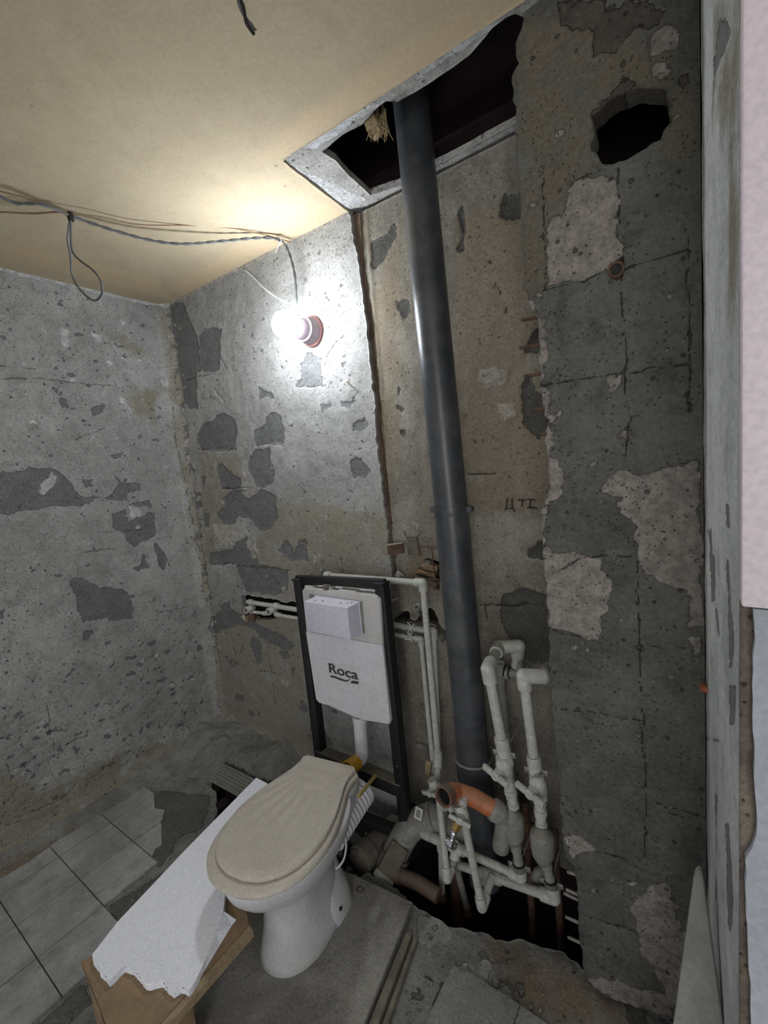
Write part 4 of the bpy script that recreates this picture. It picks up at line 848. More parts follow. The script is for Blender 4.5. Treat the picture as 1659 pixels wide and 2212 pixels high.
for z, w, y0, y1 in ((.24, .085, .08, .27), (.30, .115, .10, .28), (.36, .125, .10, .285), (.380, .127, .10, .287), (.386, .122, .10, .283)): rr.append([mb.bm.verts.new(tp(x*w, (y0+y1)/2+y*(y1-y0)/2, z)) for x, y in egg(1, 1, 1, 40, 4, 4)])
for a, b in zip(rr, rr[1:]): mb.bridge(a, b)
mb.bm.faces.new(rr[0]); mb.bm.faces.new(rr[-1]); mb.build('rear_deck', 'ceramic', tr, angle=50)
half = [(0, .262), (.118, .262), (.124, .250), (.121, .215), (.128, .165), (.150, .10), (.171, .03), (.182, -.05), (.174, -.125), (.146, -.19), (.095, -.238), (.040, -.258)]
ol = half+[(0, -.261)]+[(-x, y) for x, y in half[1:][::-1]]
sm = cat_rom([(x, y, 0) for x, y in half[2:]]+[Vector((0, -.261, 0))]+[Vector((-x, y, 0)) for x, y in half[2:][::-1]], 7)
ol = [Vector((x, y, 0)) for x, y in ((-.06, .262), (0, .262), (.06, .262), (.112, .262))]+sm+[Vector((-.112, .262, 0))]
def scaled(o, k, cy=-.0): return [Vector((p.x*k[0], cy+(p.y-cy)*k[1], 0)) for p in o]
def slab_rings(name, mat, levels, top=None, par=None):
    mb = MB(); R_ = []
    for z, k in levels: R_.append([mb.bm.verts.new(tp(p.x, p.y, z)) for p in scaled(ol, (k[0], k[1]), .262 if len(k) < 3 else k[2])])
    for a, b in zip(R_, R_[1:]): mb.bridge(a, b)
    mb.bm.faces.new(R_[0])
    if top: 
        zt, kk = top; last = R_[-1]; n = 16
        base = scaled(ol, kk, .262)
        for i in range(1, n+1):
            s_ = 1-i/n
            if s_ <= 0:
                c0 = mb.bm.verts.new(tp(0, .02, zt+.004))
                for j in range(len(last)): mb.bm.faces.new((last[j], last[(j+1) % len(last)], c0))
                break
            cur = []
            for p in base:
                x, y = p.x*s_, .02+(p.y-.02)*s_
                a = math.atan2(x, .30-y); rad = math.hypot(x, .30-y); rib = .0020*math.cos(a*44)*min(1, max(0, (rad-.04)/.08))*min(1, max(0, (.42-rad)/.14))
                cur.append(mb.bm.verts.new(tp(x, y, zt+.004*(1-s_*s_)+rib)))
            mb.bridge(last, cur); last = cur
    else: mb.bm.faces.new(R_[-1])
    return mb.build(name, mat, par or tr, angle=50)
slab_rings('seat', 'seat', [(.388, (.965, .975)), (.390, (.99, .99)), (.397, (1.012, 1.006)), (.405, (1.012, 1.006)), (.411, (.99, .992)), (.413, (.95, .96))])
slab_rings('lid', 'seat', [(.413, (.90, .925)), (.416, (.925, .943)), (.424, (.93, .946)), (.429, (.915, .938))], top=(.4305, (.90, .925)))
for s_ in (-1, 1):
    hb = MB().lathe(tp(s_*.095, .262, .392), tp(s_*.04, .262, .392), [(0, .010), (1, .010)], 14).build('hinge', 'seat', tr); 
# corrugated waste connector behind the bowl
cw0, cw1 = tp(.050, .13, .240), tp(.072, .315, .275)
prof = [(0, .055)]; nn = 11
for k in range(nn): prof += [((k+.15)/nn, .066), ((k+.5)/nn, .072), ((k+.85)/nn, .066), ((k+.99)/nn, .062)]
prof += [(1, .072), (1.08, .073), (1.08, .04)]
prof = [(p, q_*.88) for p, q_ in prof]
wc = MB().lathe(cw0, cw1, prof, 36).build('waste_connector', 'white', tr, angle=60); wc['label'] = 'white corrugated waste connector'
MB().tube(cat_rom([tp(.112, .15, .25), tp(.125, .13, .235), tp(.128, .105, .21), tp(.118, .085, .195), tp(.108, .08, .19)], 6), .0035, 10).build('sleeve_tab', 'white', wc)

# board under the toilet with a worn front, battens beside it
def plank(name, label, cat, pts, z, th, mat, edge=None, group=None, bev=.002, rgh=0, piece='board'):
    c = Vector((sum(p[0] for p in pts)/len(pts), sum(p[1] for p in pts)/len(pts), z-th))
    r_ = root(name, c, label, cat, group); mb = MB(); mb.prism([(a, b, z-th) for a, b in pts], (0, 0, th), bev)
    o = mb.build(piece, mat, r_); default_attrs(o.data); return r_, o
r_, o = plank('floor_board', 'large dusty grey board on the floor under toilet', 'board', [(-.831, 1.117), (-1.065, 1.095), (-1.30, 1.06), (-1.33, .22), (-.70, .22), (-.768, .75)], .022, .018, 'plate')
mb = MB(); lx, ly = -1.02, 1.06; mb.tube([Vector((lx+.018*math.cos(k*.7)*(1-.04*k), ly+.011*math.sin(k*.7), .0226)) for k in range(16)], .0011, 5); mb.build('scribble', 'ink', r_)
plank('batten', 'weathered grey batten lying in groove right of floor board', 'batten', [(-.805, 1.03), (-.785, 1.04), (-.655, .30), (-.690, .30)], .010, .014, 'woodgrey')
plank('batten', 'thin pale strip lying in groove outside the weathered batten', 'batten', [(-.778, 1.045), (-.765, 1.045), (-.625, .30), (-.645, .30)], .007, .010, 'woodgrey')
plank('batten', 'dusty grey batten on floor below brown board at the bottom edge', 'batten', [(-1.20, .50), (-1.165, .52), (-.98, .30), (-1.02, .28)], .050, .03, 'woodgrey')

# brown board on a hidden stand, white polystyrene sheet on top
zb_ = .242
bt = root('brown_board_stand', (-1.25, .5, 0), 'brown chipboard bench with pale edge under white foam sheet', 'bench')
P1, Q1, R1, P2 = A(174, 2077, 'z', zb_), A(231, 2212, 'z', zb_), A(347, 2212, 'z', zb_), A(539, 1998, 'z', zb_)
Q1 = Q1+(Q1-P1)*.15; R1 = R1+(R1-P2)*.5
top = [P1, P1+Vector((.012, .028, 0)), Vector((-1.40, .40, zb_)), Vector((-1.36, .98, zb_)), Vector((-1.27, .96, zb_)), Vector((-1.235, .74, zb_)), P2, R1, Q1]
MB().prism([p-Vector((0, 0, .022)) for p in top], (0, 0, .022), bev=.002).build('board', 'wood', bt)
MB().prism([P2+Vector((0, 0, -.024)), P2+Vector((.020, -.004, -.024)), R1+Vector((.020, 0, -.024)), R1+Vector((0, 0, -.024))], (0, 0, .0245), bev=.001).build('edge_strip', 'woodedge', bt)
for (x, y) in ((-1.36, .36), (-1.30, .9)): MB().box((x+.03, y, (zb_-.022)/2), (.05, .05, zb_-.022), None, .002).build('leg', 'wood', bt)
MB().box((-1.14, .46, (zb_-.022+.022)/2), (.04, .05, zb_-.044), None, .002).build('leg', 'wood', bt)
zf = .262
ft = root('foam_sheet', (-1.3, .6, zb_), 'white polystyrene sheet with broken jagged end lying on brown board beside toilet', 'foam sheet')
fp = [c8.px(p) for p in [(1530,330),(1100,770),(700,1195),(550,1385),(553,1420),(600,1485),(650,1547),(692,1508),(742,1452),(800,1480),(850,1535),(888,1573),(930,1552),(972,1548),(1000,1590),(1035,1612),(1075,1583),(1130,1605),(1180,1520),(1240,1390),(1290,1260),(1338,1130)]]
fw = [A(*p, 'z', zf) for p in fp]+[Vector((-1.255, .70, zf)), Vector((-1.315, .80, zf)), Vector((-1.33, .92, zf)), A(578, 1692, 'z', zf)]
fr_ = rag([(p.x, p.y) for p in fw[4:19]], .0022, .008, 5, closed=False); pol = [(p.x, p.y) for p in fw[:4]]+fr_+[(p.x, p.y) for p in fw[19:]]
MB().prism([(a, b, zb_+.0005) for a, b in pol], (0, 0, zf-zb_), bev=.0015).build('sheet', 'foam', ft)
mb = MB(); W3 = lambda p, z: A(*c8.px(p), 'z', z)
tw = [W3((1338,1130), zf), W3((1290,1260), zf), W3((1240,1390), zf), W3((1180,1520), zf), W3((1132,1603), zf)]; bw = [W3((1412,1180), zb_+.001), W3((1385,1215), zb_+.001), W3((1312,1335), zb_+.001), W3((1225,1480), zb_+.001), W3((1140,1612), zb_+.001)]
tv = [mb.bm.verts.new(p) for p in tw]; bv_ = [mb.bm.verts.new(p) for p in bw]; uv_ = [mb.bm.verts.new(Vector((p.x-.004, p.y, zb_+.001))) for p in tw]
for k in range(4): mb.bm.faces.new((tv[k], tv[k+1], bv_[k+1], bv_[k])); mb.bm.faces.new((bv_[k], bv_[k+1], uv_[k+1], uv_[k])); mb.bm.faces.new((uv_[k], uv_[k+1], tv[k+1], tv[k]))
mb.bm.faces.new((tv[0], bv_[0], uv_[0])); mb.bm.faces.new((tv[4], uv_[4], bv_[4]))
mb.build('cut_wedge', 'foam', ft, smooth=False)

# perforated channel in the floor
ch_ = root('perforated_channel', (-1.9, 1.21, 0), 'grey perforated metal channel lying over floor hole near the corner', 'channel')
za_ = .05; q0, q1, q2, q3 = A(451, 1671, 'z', za_), A(481, 1648, 'z', za_), A(600, 1708, 'z', za_), A(572, 1735, 'z', za_)
ux = (q2-q1).normalized(); uy = (q1-q0).normalized(); Lc = (q2-q1).length+.05; Wc = (q1-q0).length
holes = []
o = surf('perforated_top', lambda u, v, d: np.stack([q0.x+ux.x*u+uy.x*v, q0.y+ux.y*u+uy.y*v, za_+d+0*u], 1), 0, Lc, 0, Wc, .0021, 'ppr2',
   holes=[[(u+.0046*math.cos(a*math.pi/4), v+.0038*math.sin(a*math.pi/4)) for a in range(8)] for u in [(.03+.017*i) for i in range(int((Lc-.05)/.017))] for v in (Wc*.22, Wc*.42, Wc*.62, Wc*.82)], thick=.002, parent=ch_)
for b_ in (q0, q1): MB().box(b_+ux*Lc/2-Vector((0, 0, .012)), (Lc, .003, .024), Matrix((ux, Vector((-ux.y, ux.x, 0)), Vector((0, 0, 1)))).transposed()).build('side_flange', 'ppr2', ch_)
MB().box(q0+ux*Lc/2-uy*.006-Vector((0, 0, .024)), (Lc, .014, .002), Matrix((ux, Vector((-ux.y, ux.x, 0)), Vector((0, 0, 1)))).transposed()).build('lip', 'ppr2', ch_)
# ---------------------------------------------------------------- water pipes on the back wall
YA = 1.44
t = root('cistern_supply_pipe', A(912, 1265, 'y', YA), 'grey plastic water pipe over the cistern frame dropping in front of its neighbours', 'water pipe')
pipe_parts(t, [A(706, 1243, 'y', 1.45), A(913, 1259, 'y', YA), A(947, 1640, 'y', 1.40), A(943, 1700, 'y', 1.33)], .0125)
coupler(t, A(709, 1243, 'y', 1.45), (1, 0, 0), .0125, .035, name='end_sleeve')
pipe_parts(t, [A(945, 1690, 'y', 1.32), A(966, 1897, 'y', 1.22), A(986, 1841, 'y', 1.30)], .0125)
t['label'] = 'grey plastic water pipe over the cistern frame dropping in front of its neighbours'
valve(t, A(940, 1700, 'y', 1.31), (.35, .1, -1), (-.35, -1, .25), .0125, .9, wing=(1, -.1, .4))
MB().box(A(925, 1660, 'y', 1.40), (.025, .012, .06), (0, .2, 0), .003).build('bracket', 'woodedge', t)
t = root('wall_supply_pipe', A(933, 1370, 'y', 1.47), 'upper of the two horizontal pipes from wall niche turning down by the stack', 'water pipe', 'paired supply pipes in the wall chase')
pipe_parts(t, [A(535, 1300, 'y', 1.50), A(936, 1364, 'y', 1.47), A(948, 1640, 'y', 1.43)], .0122)
coupler(t, A(597, 1309, 'y', 1.497), (1, 0, 0), .0122, .03); coupler(t, A(542, 1301, 'y', 1.50), (1, 0, 0), .0122, .03, name='end_sleeve')
t = root('wall_supply_pipe', A(908, 1385, 'y', 1.47), 'lower of the two horizontal pipes from wall niche, leftmost of the three drops', 'water pipe', 'paired supply pipes in the wall chase')
pipe_parts(t, [A(600, 1328, 'y', 1.49), A(909, 1381, 'y', 1.465), A(937, 1668, 'y', 1.42)], .0100)
coupler(t, A(601, 1328, 'y', 1.49), (1, .0, 0), .0100, .035, name='end_sleeve')
t = root('string_tie', A(886, 1370, 'y', 1.44), 'knotted white string tying the two horizontal pipes together', 'string')
mb = MB()
for pts in ([(880,1344),(886,1352),(884,1362),(880,1366),(886,1372),(890,1366),(885,1358)], [(886,1358),(893,1350),(895,1348)], [(884,1366),(888,1376),(884,1382),(874,1380)], [(884,1380),(891,1387)]): mb.tube(cat_rom([A(*p, 'y', 1.437) for p in pts], 4), .0013, 6)
mb.build('string', 'cablewhite', t)
# outlets in the niche
for (px, py, lab, red) in ((535, 1317, 'open threaded water outlet with red ring at left end of wall niche', True), (583, 1320, 'threaded water outlet in wall niche nearer to the frame', False)):
    c = A(px, py, 'y', 1.47); t = root('wall_outlet', c, lab, 'pipe outlet')
    MB().lathe(c+Vector((0, .04, 0)), c+Vector((0, -.014, 0)), [(0, .017), (.5, .019), (.9, .0195), (1, .018), (1, .0125), (.6, .012), (.6, .001)], 22, cap=False).build('sleeve', 'ppr', t)
    MB().lathe(c+Vector((0, .0, 0)), c+Vector((0, -.008, 0)), [(0, .0125), (1, .0122), (1, .009), (.2, .009)], 20, cap=False).build('thread_insert', 'socketring' if red else 'steel', t)
    MB().cyl(c+Vector((0, .02, 0)), c+Vector((-.012 if red else .03, .03, -.035)), .010, n=14).build('pipe_stub', 'ppr', t)
t = root('niche_link_pipe', A(560, 1322, 'y', 1.485), 'short thin pipe joining the two outlets inside niche', 'water pipe')
MB().cyl(A(548, 1322, 'y', 1.485), A(578, 1326, 'y', 1.485), .0085, n=14).build('pipe', 'ppr', t); coupler(t, A(571, 1325, 'y', 1.485), (1, 0, 0), .0085, .018)
t = root('niche_plug', A(524, 1330, 'y', 1.49), 'small dirty white plug at left end of wall niche', 'plug'); c = A(524, 1330, 'y', 1.485)
MB().cyl(c, A(532, 1340, 'y', 1.50), .010, n=12).build('plug', 'ppr', t)
for px, py, s_, lab, mt in ((548, 1333, (.035, .03, .038), 'brown rough brick chip wedged under red outlet in niche', 'brownpvc'), (536, 1336, (.022, .03, .03), 'reddish plaster lump beside brick chip in niche', 'woodedge')):
    r_ = root('plaster_lump', A(px, py, 'y', 1.50), lab, 'plaster lump'); MB().box(A(px, py, 'y', 1.50), s_, (.1, .2, .1), .004).rough(.0015, 1, px).build('lump', mt, r_)
c = A(901, 1310, 'y', 1.515); t = root('wall_outlet', c, 'small round open pipe end in shaft wall beside falling supply pipe', 'pipe outlet')
MB().lathe(c+Vector((0, .03, 0)), c+Vector((0, -.012, 0)), [(0, .012), (1, .0125), (1, .0095), (.3, .009), (.3, .001)], 20, cap=False).build('sleeve', 'ppr', t)
MB().cyl(c+Vector((0, .004, 0)), c+Vector((0, .006, 0)), .0095, n=16).build('bore', 'rubber', t)

# ---------------------------------------------------------------- manifolds in the pit
YM = 1.27
t = root('upper_manifold', A(1010, 1850, 'y', YM), 'upper dusty manifold pipe ending under the left water meter', 'water pipe')
a1, a2, a3, a4 = A(941, 1760, 'y', 1.40), A(917, 1801, 'y', 1.29), A(1125, 1894, 'y', 1.25), A(1123, 1872, 'y', 1.25)
pipe_parts(t, [a1, a2, a3, a4], .0135)
along = (a3-a2).normalized()
for q in ((948, 1817), (984, 1836)): tee_part(t, a2+along*((A(*q, 'y', YM)-a2).dot(along)), along, (0, -.6 if q[0] > 960 else 0, -1), .0135)
q = a2+along*((A(948, 1817, 'y', YM)-a2).dot(along)); pipe_parts(t, [q, A(955, 1936, 'y', 1.30)], .0120)
MB().lathe(A(954, 1925, 'y', 1.30), A(956, 1942, 'y', 1.30), [(0, .012), (0, .0155), (1, .0165), (1, .008)], 16).build('end_socket', 'brownpvc', t)
t = root('lower_manifold', A(1100, 1910, 'y', YM), 'lower dusty manifold pipe ending under the right water meter', 'water pipe')
a1, a2, a3 = A(985, 1866, 'y', 1.31), A(1196, 1939, 'y', 1.25), A(1193, 1912, 'y', 1.25)
pipe_parts(t, [a1, a2, a3], .0150)
along = (a2-a1).normalized()
for q in ((1062, 1892),): tee_part(t, a1+along*((A(*q, 'y', 1.29)-a1).dot(along)), along, (-.3, -.7, -.6), .0150)
MB().lathe(a1-along*.02, a1+along*.02, [(0, .015), (0, .020), (1, .020), (1, .015)], 18).build('end_cap', 'ppr2', t)
pipe_parts(t, [a1, A(1010, 1968, 'y', 1.33)], .0120, 'ppr2')
MB().lathe(A(1009, 1958, 'y', 1.33), A(1011, 1974, 'y', 1.33), [(0, .012), (0, .015), (1, .016), (1, .008)], 16).build('end_socket', 'brownpvc', t)
# drain loop with valve 2
l1, l2, l3 = A(1003, 1775, 'y', 1.18), A(1041, 1958, 'y', 1.18), A(1064, 1892, 'y', 1.27)
t = root('drain_loop_pipe', l2, 'V shaped plastic pipe loop hanging lowest in the pit with a chrome cock', 'water pipe')
pipe_parts(t, [l1, l2, l3], .0128)
valve(t, A(998, 1757, 'y', 1.17), (.3, .0, -1), (.15, -1, .3), .0125, .85, wing=(1, .0, -.35))
coupler(t, A(1000, 1732, 'y', 1.18), (.1, 0, 1), .0105, .028, name='valve_cap')
MB().lathe(A(990, 1778, 'y', 1.14), A(984, 1792, 'y', 1.13), [(0, .013), (0, .015), (1, .015), (1, .010)], 6).build('brass_nut', 'brass', t)
dc_ = MB().sphere(A(980, 1800, 'y', 1.12), .0115, 20).build('cock_ball', 'chrome', t)
MB().cyl(A(985, 1790, 'y', 1.13), A(976, 1812, 'y', 1.115), .008, n=14).build('cock_neck', 'chrome', t)
MB().lathe(A(979, 1812, 'y', 1.11), A(974, 1828, 'y', 1.10), [(0, .010), (.15, .020), (.85, .020), (1, .016)], 6).build('cock_nut', 'chrome', t)
MB().box(A(974, 1823, 'y', 1.10), (.036, .016, .020), (0, .25, 0), .002).build('cock_handle', 'chrome', t)
# union between the valves
t = root('union_link', A(970, 1742, 'y', 1.18), 'dusty union nut link in front of the orange elbow mouth', 'water pipe')
MB().lathe(A(952, 1732, 'y', 1.20), A(964, 1742, 'y', 1.19), [(0, .012), (.05, .019), (.25, .020), (.3, .016), (.6, .016), (.65, .019), (1, .018)], 12).build('union_nut', 'ppr', t)
MB().cyl(A(962, 1741, 'y', 1.19), A(992, 1752, 'y', 1.18), .009, n=14).build('pipe', 'ppr', t)
coupler(t, A(976, 1747, 'y', 1.185), (1, 0, -.4), .009, .014, name='lock_nut')

# ---------------------------------------------------------------- two risers with valves and meters
YR = 1.27
def riser(lab, top, low, vc, pts_after, meter, mr, end, wing):
    t = root('riser_pipe', A(*low, 'y', YR), lab, 'water pipe')
    pipe_parts(t, top, .0165 if 'left' in lab else .0158)
    r = .0158
    v0 = A(*vc, 'y', YR-.01); valve(t, v0, (.12, .0, -1), (-.35, -1, .25), .0155, 1.15, 'ppr', wing)
    for k, (a, b, rr) in enumerate(pts_after):
        p, q = A(*a, 'y', YR), A(*b, 'y', YR); MB().lathe(p, q, [(0, rr*.9), (.03, rr*1.15), (.30, rr*1.15), (.34, rr), (.62, rr), (.66, rr*1.2), (.95, rr*1.2), (1, rr*.9)], 18).build('union_nut', 'ppr', t)
    p, q = A(*meter[0], 'y', YR-.01), A(*meter[1], 'y', YR-.01)
    mo_ = MB().lathe(p, q, [(0, mr*.35), (.06, mr*.62), (.14, mr*.95), (.3, mr*1.03), (.55, mr), (.72, mr*.96), (.86, mr*.7), (1, mr*.42)], 28).build('filter_housing', 'ppr2', t)
    for zz in (.22, .36, .5): 
        c = p+(q-p)*zz; MB().lathe(c, c+(q-p)*.035, [(0, mr*1.0), (.5, mr*1.07), (1, mr*1.0)], 28).build('housing_ring', 'ppr2', mo_)
    p, q = A(*end[0], 'y', YR-.01), A(*end[1], 'y', YR-.02); MB().lathe(p, q, [(0, .017), (.3, .018), (.34, .0145), (.6, .0145), (.64, .0165), (1, .0155)], 18).build('lower_pipe', 'ppr2', t)
    return t
riser('left riser pipe with butterfly valve bending back to wall over the orange drain', [A(1114, 1440, 'y', 1.46), A(1121, 1396, 'y', 1.45), A(1078, 1397, 'y', 1.42), A(1054, 1445, 'y', 1.27), A(1088, 1622, 'y', YR), A(1095, 1650, 'y', YR)], (1090, 1660), (1090, 1660),
      [((1099, 1684), (1104, 1716), .017), ((1104, 1716), (1110, 1745), .0155)], ((1106, 1748), (1111, 1826)), .034, ((1113, 1822), (1122, 1874)), (1, 0, -.18))
riser('right riser pipe with butterfly valve beside the scraped slab edge', [A(1186, 1440, 'y', 1.40), A(1175, 1462, 'y', 1.30), A(1131, 1460, 'y', YR), A(1156, 1660, 'y', YR), A(1160, 1682, 'y', YR)], (1160, 1700), (1163, 1698),
      [((1166, 1726), (1168, 1758), .017), ((1167, 1756), (1170, 1786), .0155)], ((1170, 1786), (1174, 1868)), .035, ((1178, 1860), (1190, 1908)), (1, 0, -.18))
dn = (A(1088, 1622, 'y', YR)-A(1054, 1445, 'y', YR)).normalized()
clamp(A(1089, 1628, 'y', YR), dn, (0, -1, 0), .0165, 'steel pipe clamp around left riser above its valve', 'pipe clamps', stud=A(1129, 1552, 'y', YR+.12), wing=(1, 0, -.1))
clamp(A(1158, 1666, 'y', YR), dn, (0, -1, 0), .0158, 'steel pipe clamp around right riser above its valve', 'pipe clamps', stud=A(1197, 1594, 'y', YR+.10), wing=(1, 0, -.1))
clamp(A(1122, 1872, 'y', YR-.02), dn, (0, -1, 0), .0155, 'steel pipe clamp under the left meter at upper manifold end', 'pipe clamps', stud=A(1148, 1795, 'y', YR+.10), wing=(1, 0, -.25))
clamp(A(1191, 1908, 'y', YR-.02), dn, (0, -1, 0), .0155, 'steel pipe clamp under the right meter at lower manifold end', 'pipe clamps', stud=A(1214, 1818, 'y', YR+.10), wing=(1, 0, -.25))
t = root('manifold_stub', A(1163, 1895, 'y', 1.30), 'dusty elbow stub left of the lowest pipe clamp', 'water pipe')
MB().tube(cat_rom([A(1160, 1912, 'y', 1.32), A(1160, 1893, 'y', 1.30), A(1168, 1884, 'y', 1.29), A(1185, 1890, 'y', 1.28)], 5), .017, 18).build('elbow', 'ppr2', t)
coupler(t, A(1160, 1900, 'y', 1.31), (0, 0, 1), .017, .02, 'ppr2', 1.18, 'rim')
# old steel riser behind with rubber sleeve clip
t = root('old_riser_pipe', A(1090, 1600, 'y', 1.45), 'older dusty pipe behind left riser joined by a clipped sleeve', 'water pipe')
MB().cyl(A(1078, 1452, 'y', 1.455), A(1119, 1800, 'y', 1.455), .0175, n=18).build('pipe', 'ppr2', t)
MB().cyl(A(1074, 1448, 'y', 1.455), A(1128, 1456, 'y', 1.455), .0170, n=18).build('sleeve', 'ppr2', t)
tee_part(t, A(1079, 1452, 'y', 1.455), (.0, 0, 1), (1, 0, 0), .0150, 'ppr2', 1.3)
MB().cyl(A(1121, 1420, 'y', 1.455), A(1125, 1454, 'y', 1.455), .0135, n=18).build('pipe', 'ppr2', t)
for px in (1091, 1101): MB().lathe(A(px-1.5, 1450, 'y', 1.455), A(px+1.5, 1451, 'y', 1.455), [(0, .0175), (0, .0215), (1, .0215), (1, .0175)], 20).build('hose_clip', 'black', t)

# ---------------------------------------------------------------- reinforcement bars sticking out of the slab edge
rb = [((1125, 692), (1172, 684)), ((1122, 752), (1166, 745)), ((1132, 813), (1166, 808)), ((1151, 887), (1180, 881)), ((1168, 938), (1178, 938)), ((1225, 1883), (1240, 1888)), ((1217, 1929), (1241, 1940)), ((1221, 1980), (1247, 1992)), ((1226, 2024), (1253, 2036)), ((1222, 1921), (1240, 1929))]
nm = ['top', 'second from top', 'third from top', 'fourth from top', 'shortest upper']
nb_ = ['highest one beside the meters', 'thick lower one of the pair', 'the one below the pair', 'lowest one above the floor edge', 'thin upper one of the pair']
for k, (a, b) in enumerate(rb):
    p, q = A(*a, 'y', YS+.03), A(*b, 'y', YS+.03); q = q+(q-p).normalized()*.05
    r_ = root('reinforcement_bar', q, ('rusty bar end sticking out of slab edge high up, '+nm[k]) if k < 5 else ('pale bar end sticking out of slab edge over pit, '+nb_[k-5]), 'metal bar', 'reinforcement bars in the slab edge')
    pr_ = [(0, .0025), (.01, .0042)]
    for i in range(8): pr_ += [(.06+.11*i, .0040), (.10+.11*i, .0048)]
    MB().lathe(p, q, pr_+[(1, .004)], 8).build('bar', 'stone' if k > 4 else 'rust', r_)

# ---------------------------------------------------------------- metal plates and wire mesh by the shaft corner
t = root('steel_angle_plate', A(855, 1185, 'y', 1.50), 'small rusty steel angle plate bridging the wall joint above the frame', 'metal plate')
MB().prism([A(*p, 'y', 1.488) for p in ((835, 1177), (869, 1173), (872, 1195), (838, 1199))], (0, .006, 0), .001).build('plate', 'rust', t)
MB().prism([A(*p, 'y', 1.485) for p in ((835, 1176), (869, 1172), (869, 1174), (836, 1179))], (0, .02, 0)).build('flange', 'steel', t)
t = root('steel_angle_plate', A(890, 1180, 'y', 1.51), 'larger grey square steel plate right of the small rusty one', 'metal plate')
MB().prism([A(*p, 'y', 1.512) for p in ((877, 1162), (899, 1162), (906, 1201), (881, 1198))], (0, .006, 0), .001).build('plate', 'dustbar', t)
mb = MB()
for pts in ([(873, 1148), (878, 1161), (900, 1161), (908, 1202)], [(900, 1161), (909, 1149)]): mb.tube([A(*p, 'y', 1.508) for p in pts], .0022, 6)
mb.build('bent_wire', 'rust', t)
t = root('wire_mesh', A(920, 1220, 'y', 1.51), 'rusty reinforcing wires crossing hole left of the stack', 'wire mesh')
for a, b in (((904, 1181), (944, 1183)), ((932, 1184), (941, 1262)), ((893, 1247), (950, 1252))): MB().cyl(A(*a, 'y', 1.510), A(*b, 'y', 1.510), .0024, n=6).build('wire', 'rust', t)
for k, (px, py, s_) in enumerate(((920, 1213, (.05, .02, .018)), (930, 1223, (.07, .03, .022)), (920, 1236, (.09, .03, .018)), (938, 1262, (.035, .03, .022)), (910, 1208, (.03, .02, .02)))):
    r_ = root('shaft_rubble', A(px, py, 'y', 1.535), ['small grey stone behind rusty mesh', 'orange brown lump behind rusty mesh', 'flat brown wood sliver low behind rusty mesh', 'red brick crumb at bottom of mesh hole', 'grey mortar bit at upper left of mesh hole'][k], 'rubble', 'rubble in the mesh hole')
    MB().box(A(px, py, 'y', 1.535), s_, (.1*k, .2, .1), .004).rough(.002, 1, k).build('lump', ['stone', 'wood', 'wood', 'brownpvc', 'stone'][k], r_)
t = root('anchor_nut', A(864, 1240, 'y', 1.49), 'square steel washer and nut on wall above right frame corner', 'anchor')
MB().box(A(862, 1244, 'y', 1.488), (.036, .004, .036), (0, .6, 0), .001).build('washer', 'steel', t); MB().lathe(A(861, 1243, 'y', 1.486), A(859, 1244, 'y', 1.475), [(0, .009), (1, .009)], 6).build('nut', 'steel', t)
t = root('anchor_bolt', A(693, 1228, 'y', 1.49), 'bent steel bracket and bolt behind top left of frame', 'anchor')
MB().cyl(A(696, 1232, 'y', 1.50), A(686, 1240, 'y', 1.40), .0045, n=8).build('bolt', 'steel', t); MB().box(A(693, 1234, 'y', 1.48), (.022, .006, .026), (0, .5, 0), .001).build('washer', 'steel', t)
t = root('wall_bracket', A(890, 1618, 'y', 1.49), 'bent metal bracket low on shaft wall behind the falling pipes', 'bracket')
MB().cyl(A(884, 1610, 'y', 1.49), A(899, 1594, 'y', 1.49), .002, n=6).build('wire', 'steel', t); MB().box(A(912, 1613, 'y', 1.50), (.055, .03, .006), None, .001).build('plate', 'stone', t)
t = root('wall_nail', A(748, 825, 'y', 1.48), 'bent rusty nail in lit wall right of the lamp', 'nail'); n1_ = A(757, 832, 'y', 1.50)
MB().cyl(n1_, A(749, 823, 'y', 1.455), .0022, n=8).build('shank', 'brass', t); MB().cyl(A(749, 823, 'y', 1.455), A(748, 822, 'y', 1.452), .0045, n=8).build('head', 'brass', t)

# handwritten letters on the shaft wall
mb = MB()
for pts in ([(1096,1077),(1093,1098),(1109,1099),(1110,1106)], [(1106,1076),(1106,1099)], [(1093,1098),(1091,1102)], [(1119,1080),(1136,1081)], [(1128,1080),(1128,1094)], [(1139,1079),(1156,1080)], [(1146,1080),(1144,1097)], [(1139,1096),(1160,1098)]):
    pp = [A(*p, 'y', 1.5165) for p in pts]
    mb.tube(pp, .0027, 6)
o = mb.build('wall_letters', 'ink'); tag(o, 'dark hand painted letters on the shaft wall right of the stack', 'writing')
# copper ring and rim in the slab wall
c = A(1331, 583, 'y', YS-.004); t = root('embedded_pipe_end', c, 'round rusty pipe end set in the scraped slab at a joint crossing', 'pipe end')
MB().lathe(c+Vector((0, .03, 0)), c+Vector((0, -.004, 0)), [(0, .017), (1, .017), (1, .012), (.5, .0115), (.5, .001)], 20, cap=False).build('ring', 'rust', t)
MB().cyl(c+Vector((0, .006, 0)), c+Vector((0, .004, 0)), .012, n=16).build('core', 'rubber', t)
for px, py, lab in ((1538, 1487, 'orange brick crumb stuck at slab and jamb joint'),):
    r_ = root('brick_crumb', A(1531, py, 'y', 1.10), lab, 'crumb'); MB().box(A(1526, py, 'y', 1.14), (.022, .02, .014), (0, .1, 0), .003).rough(.001, 1, 3).build('crumb', 'orange', r_)

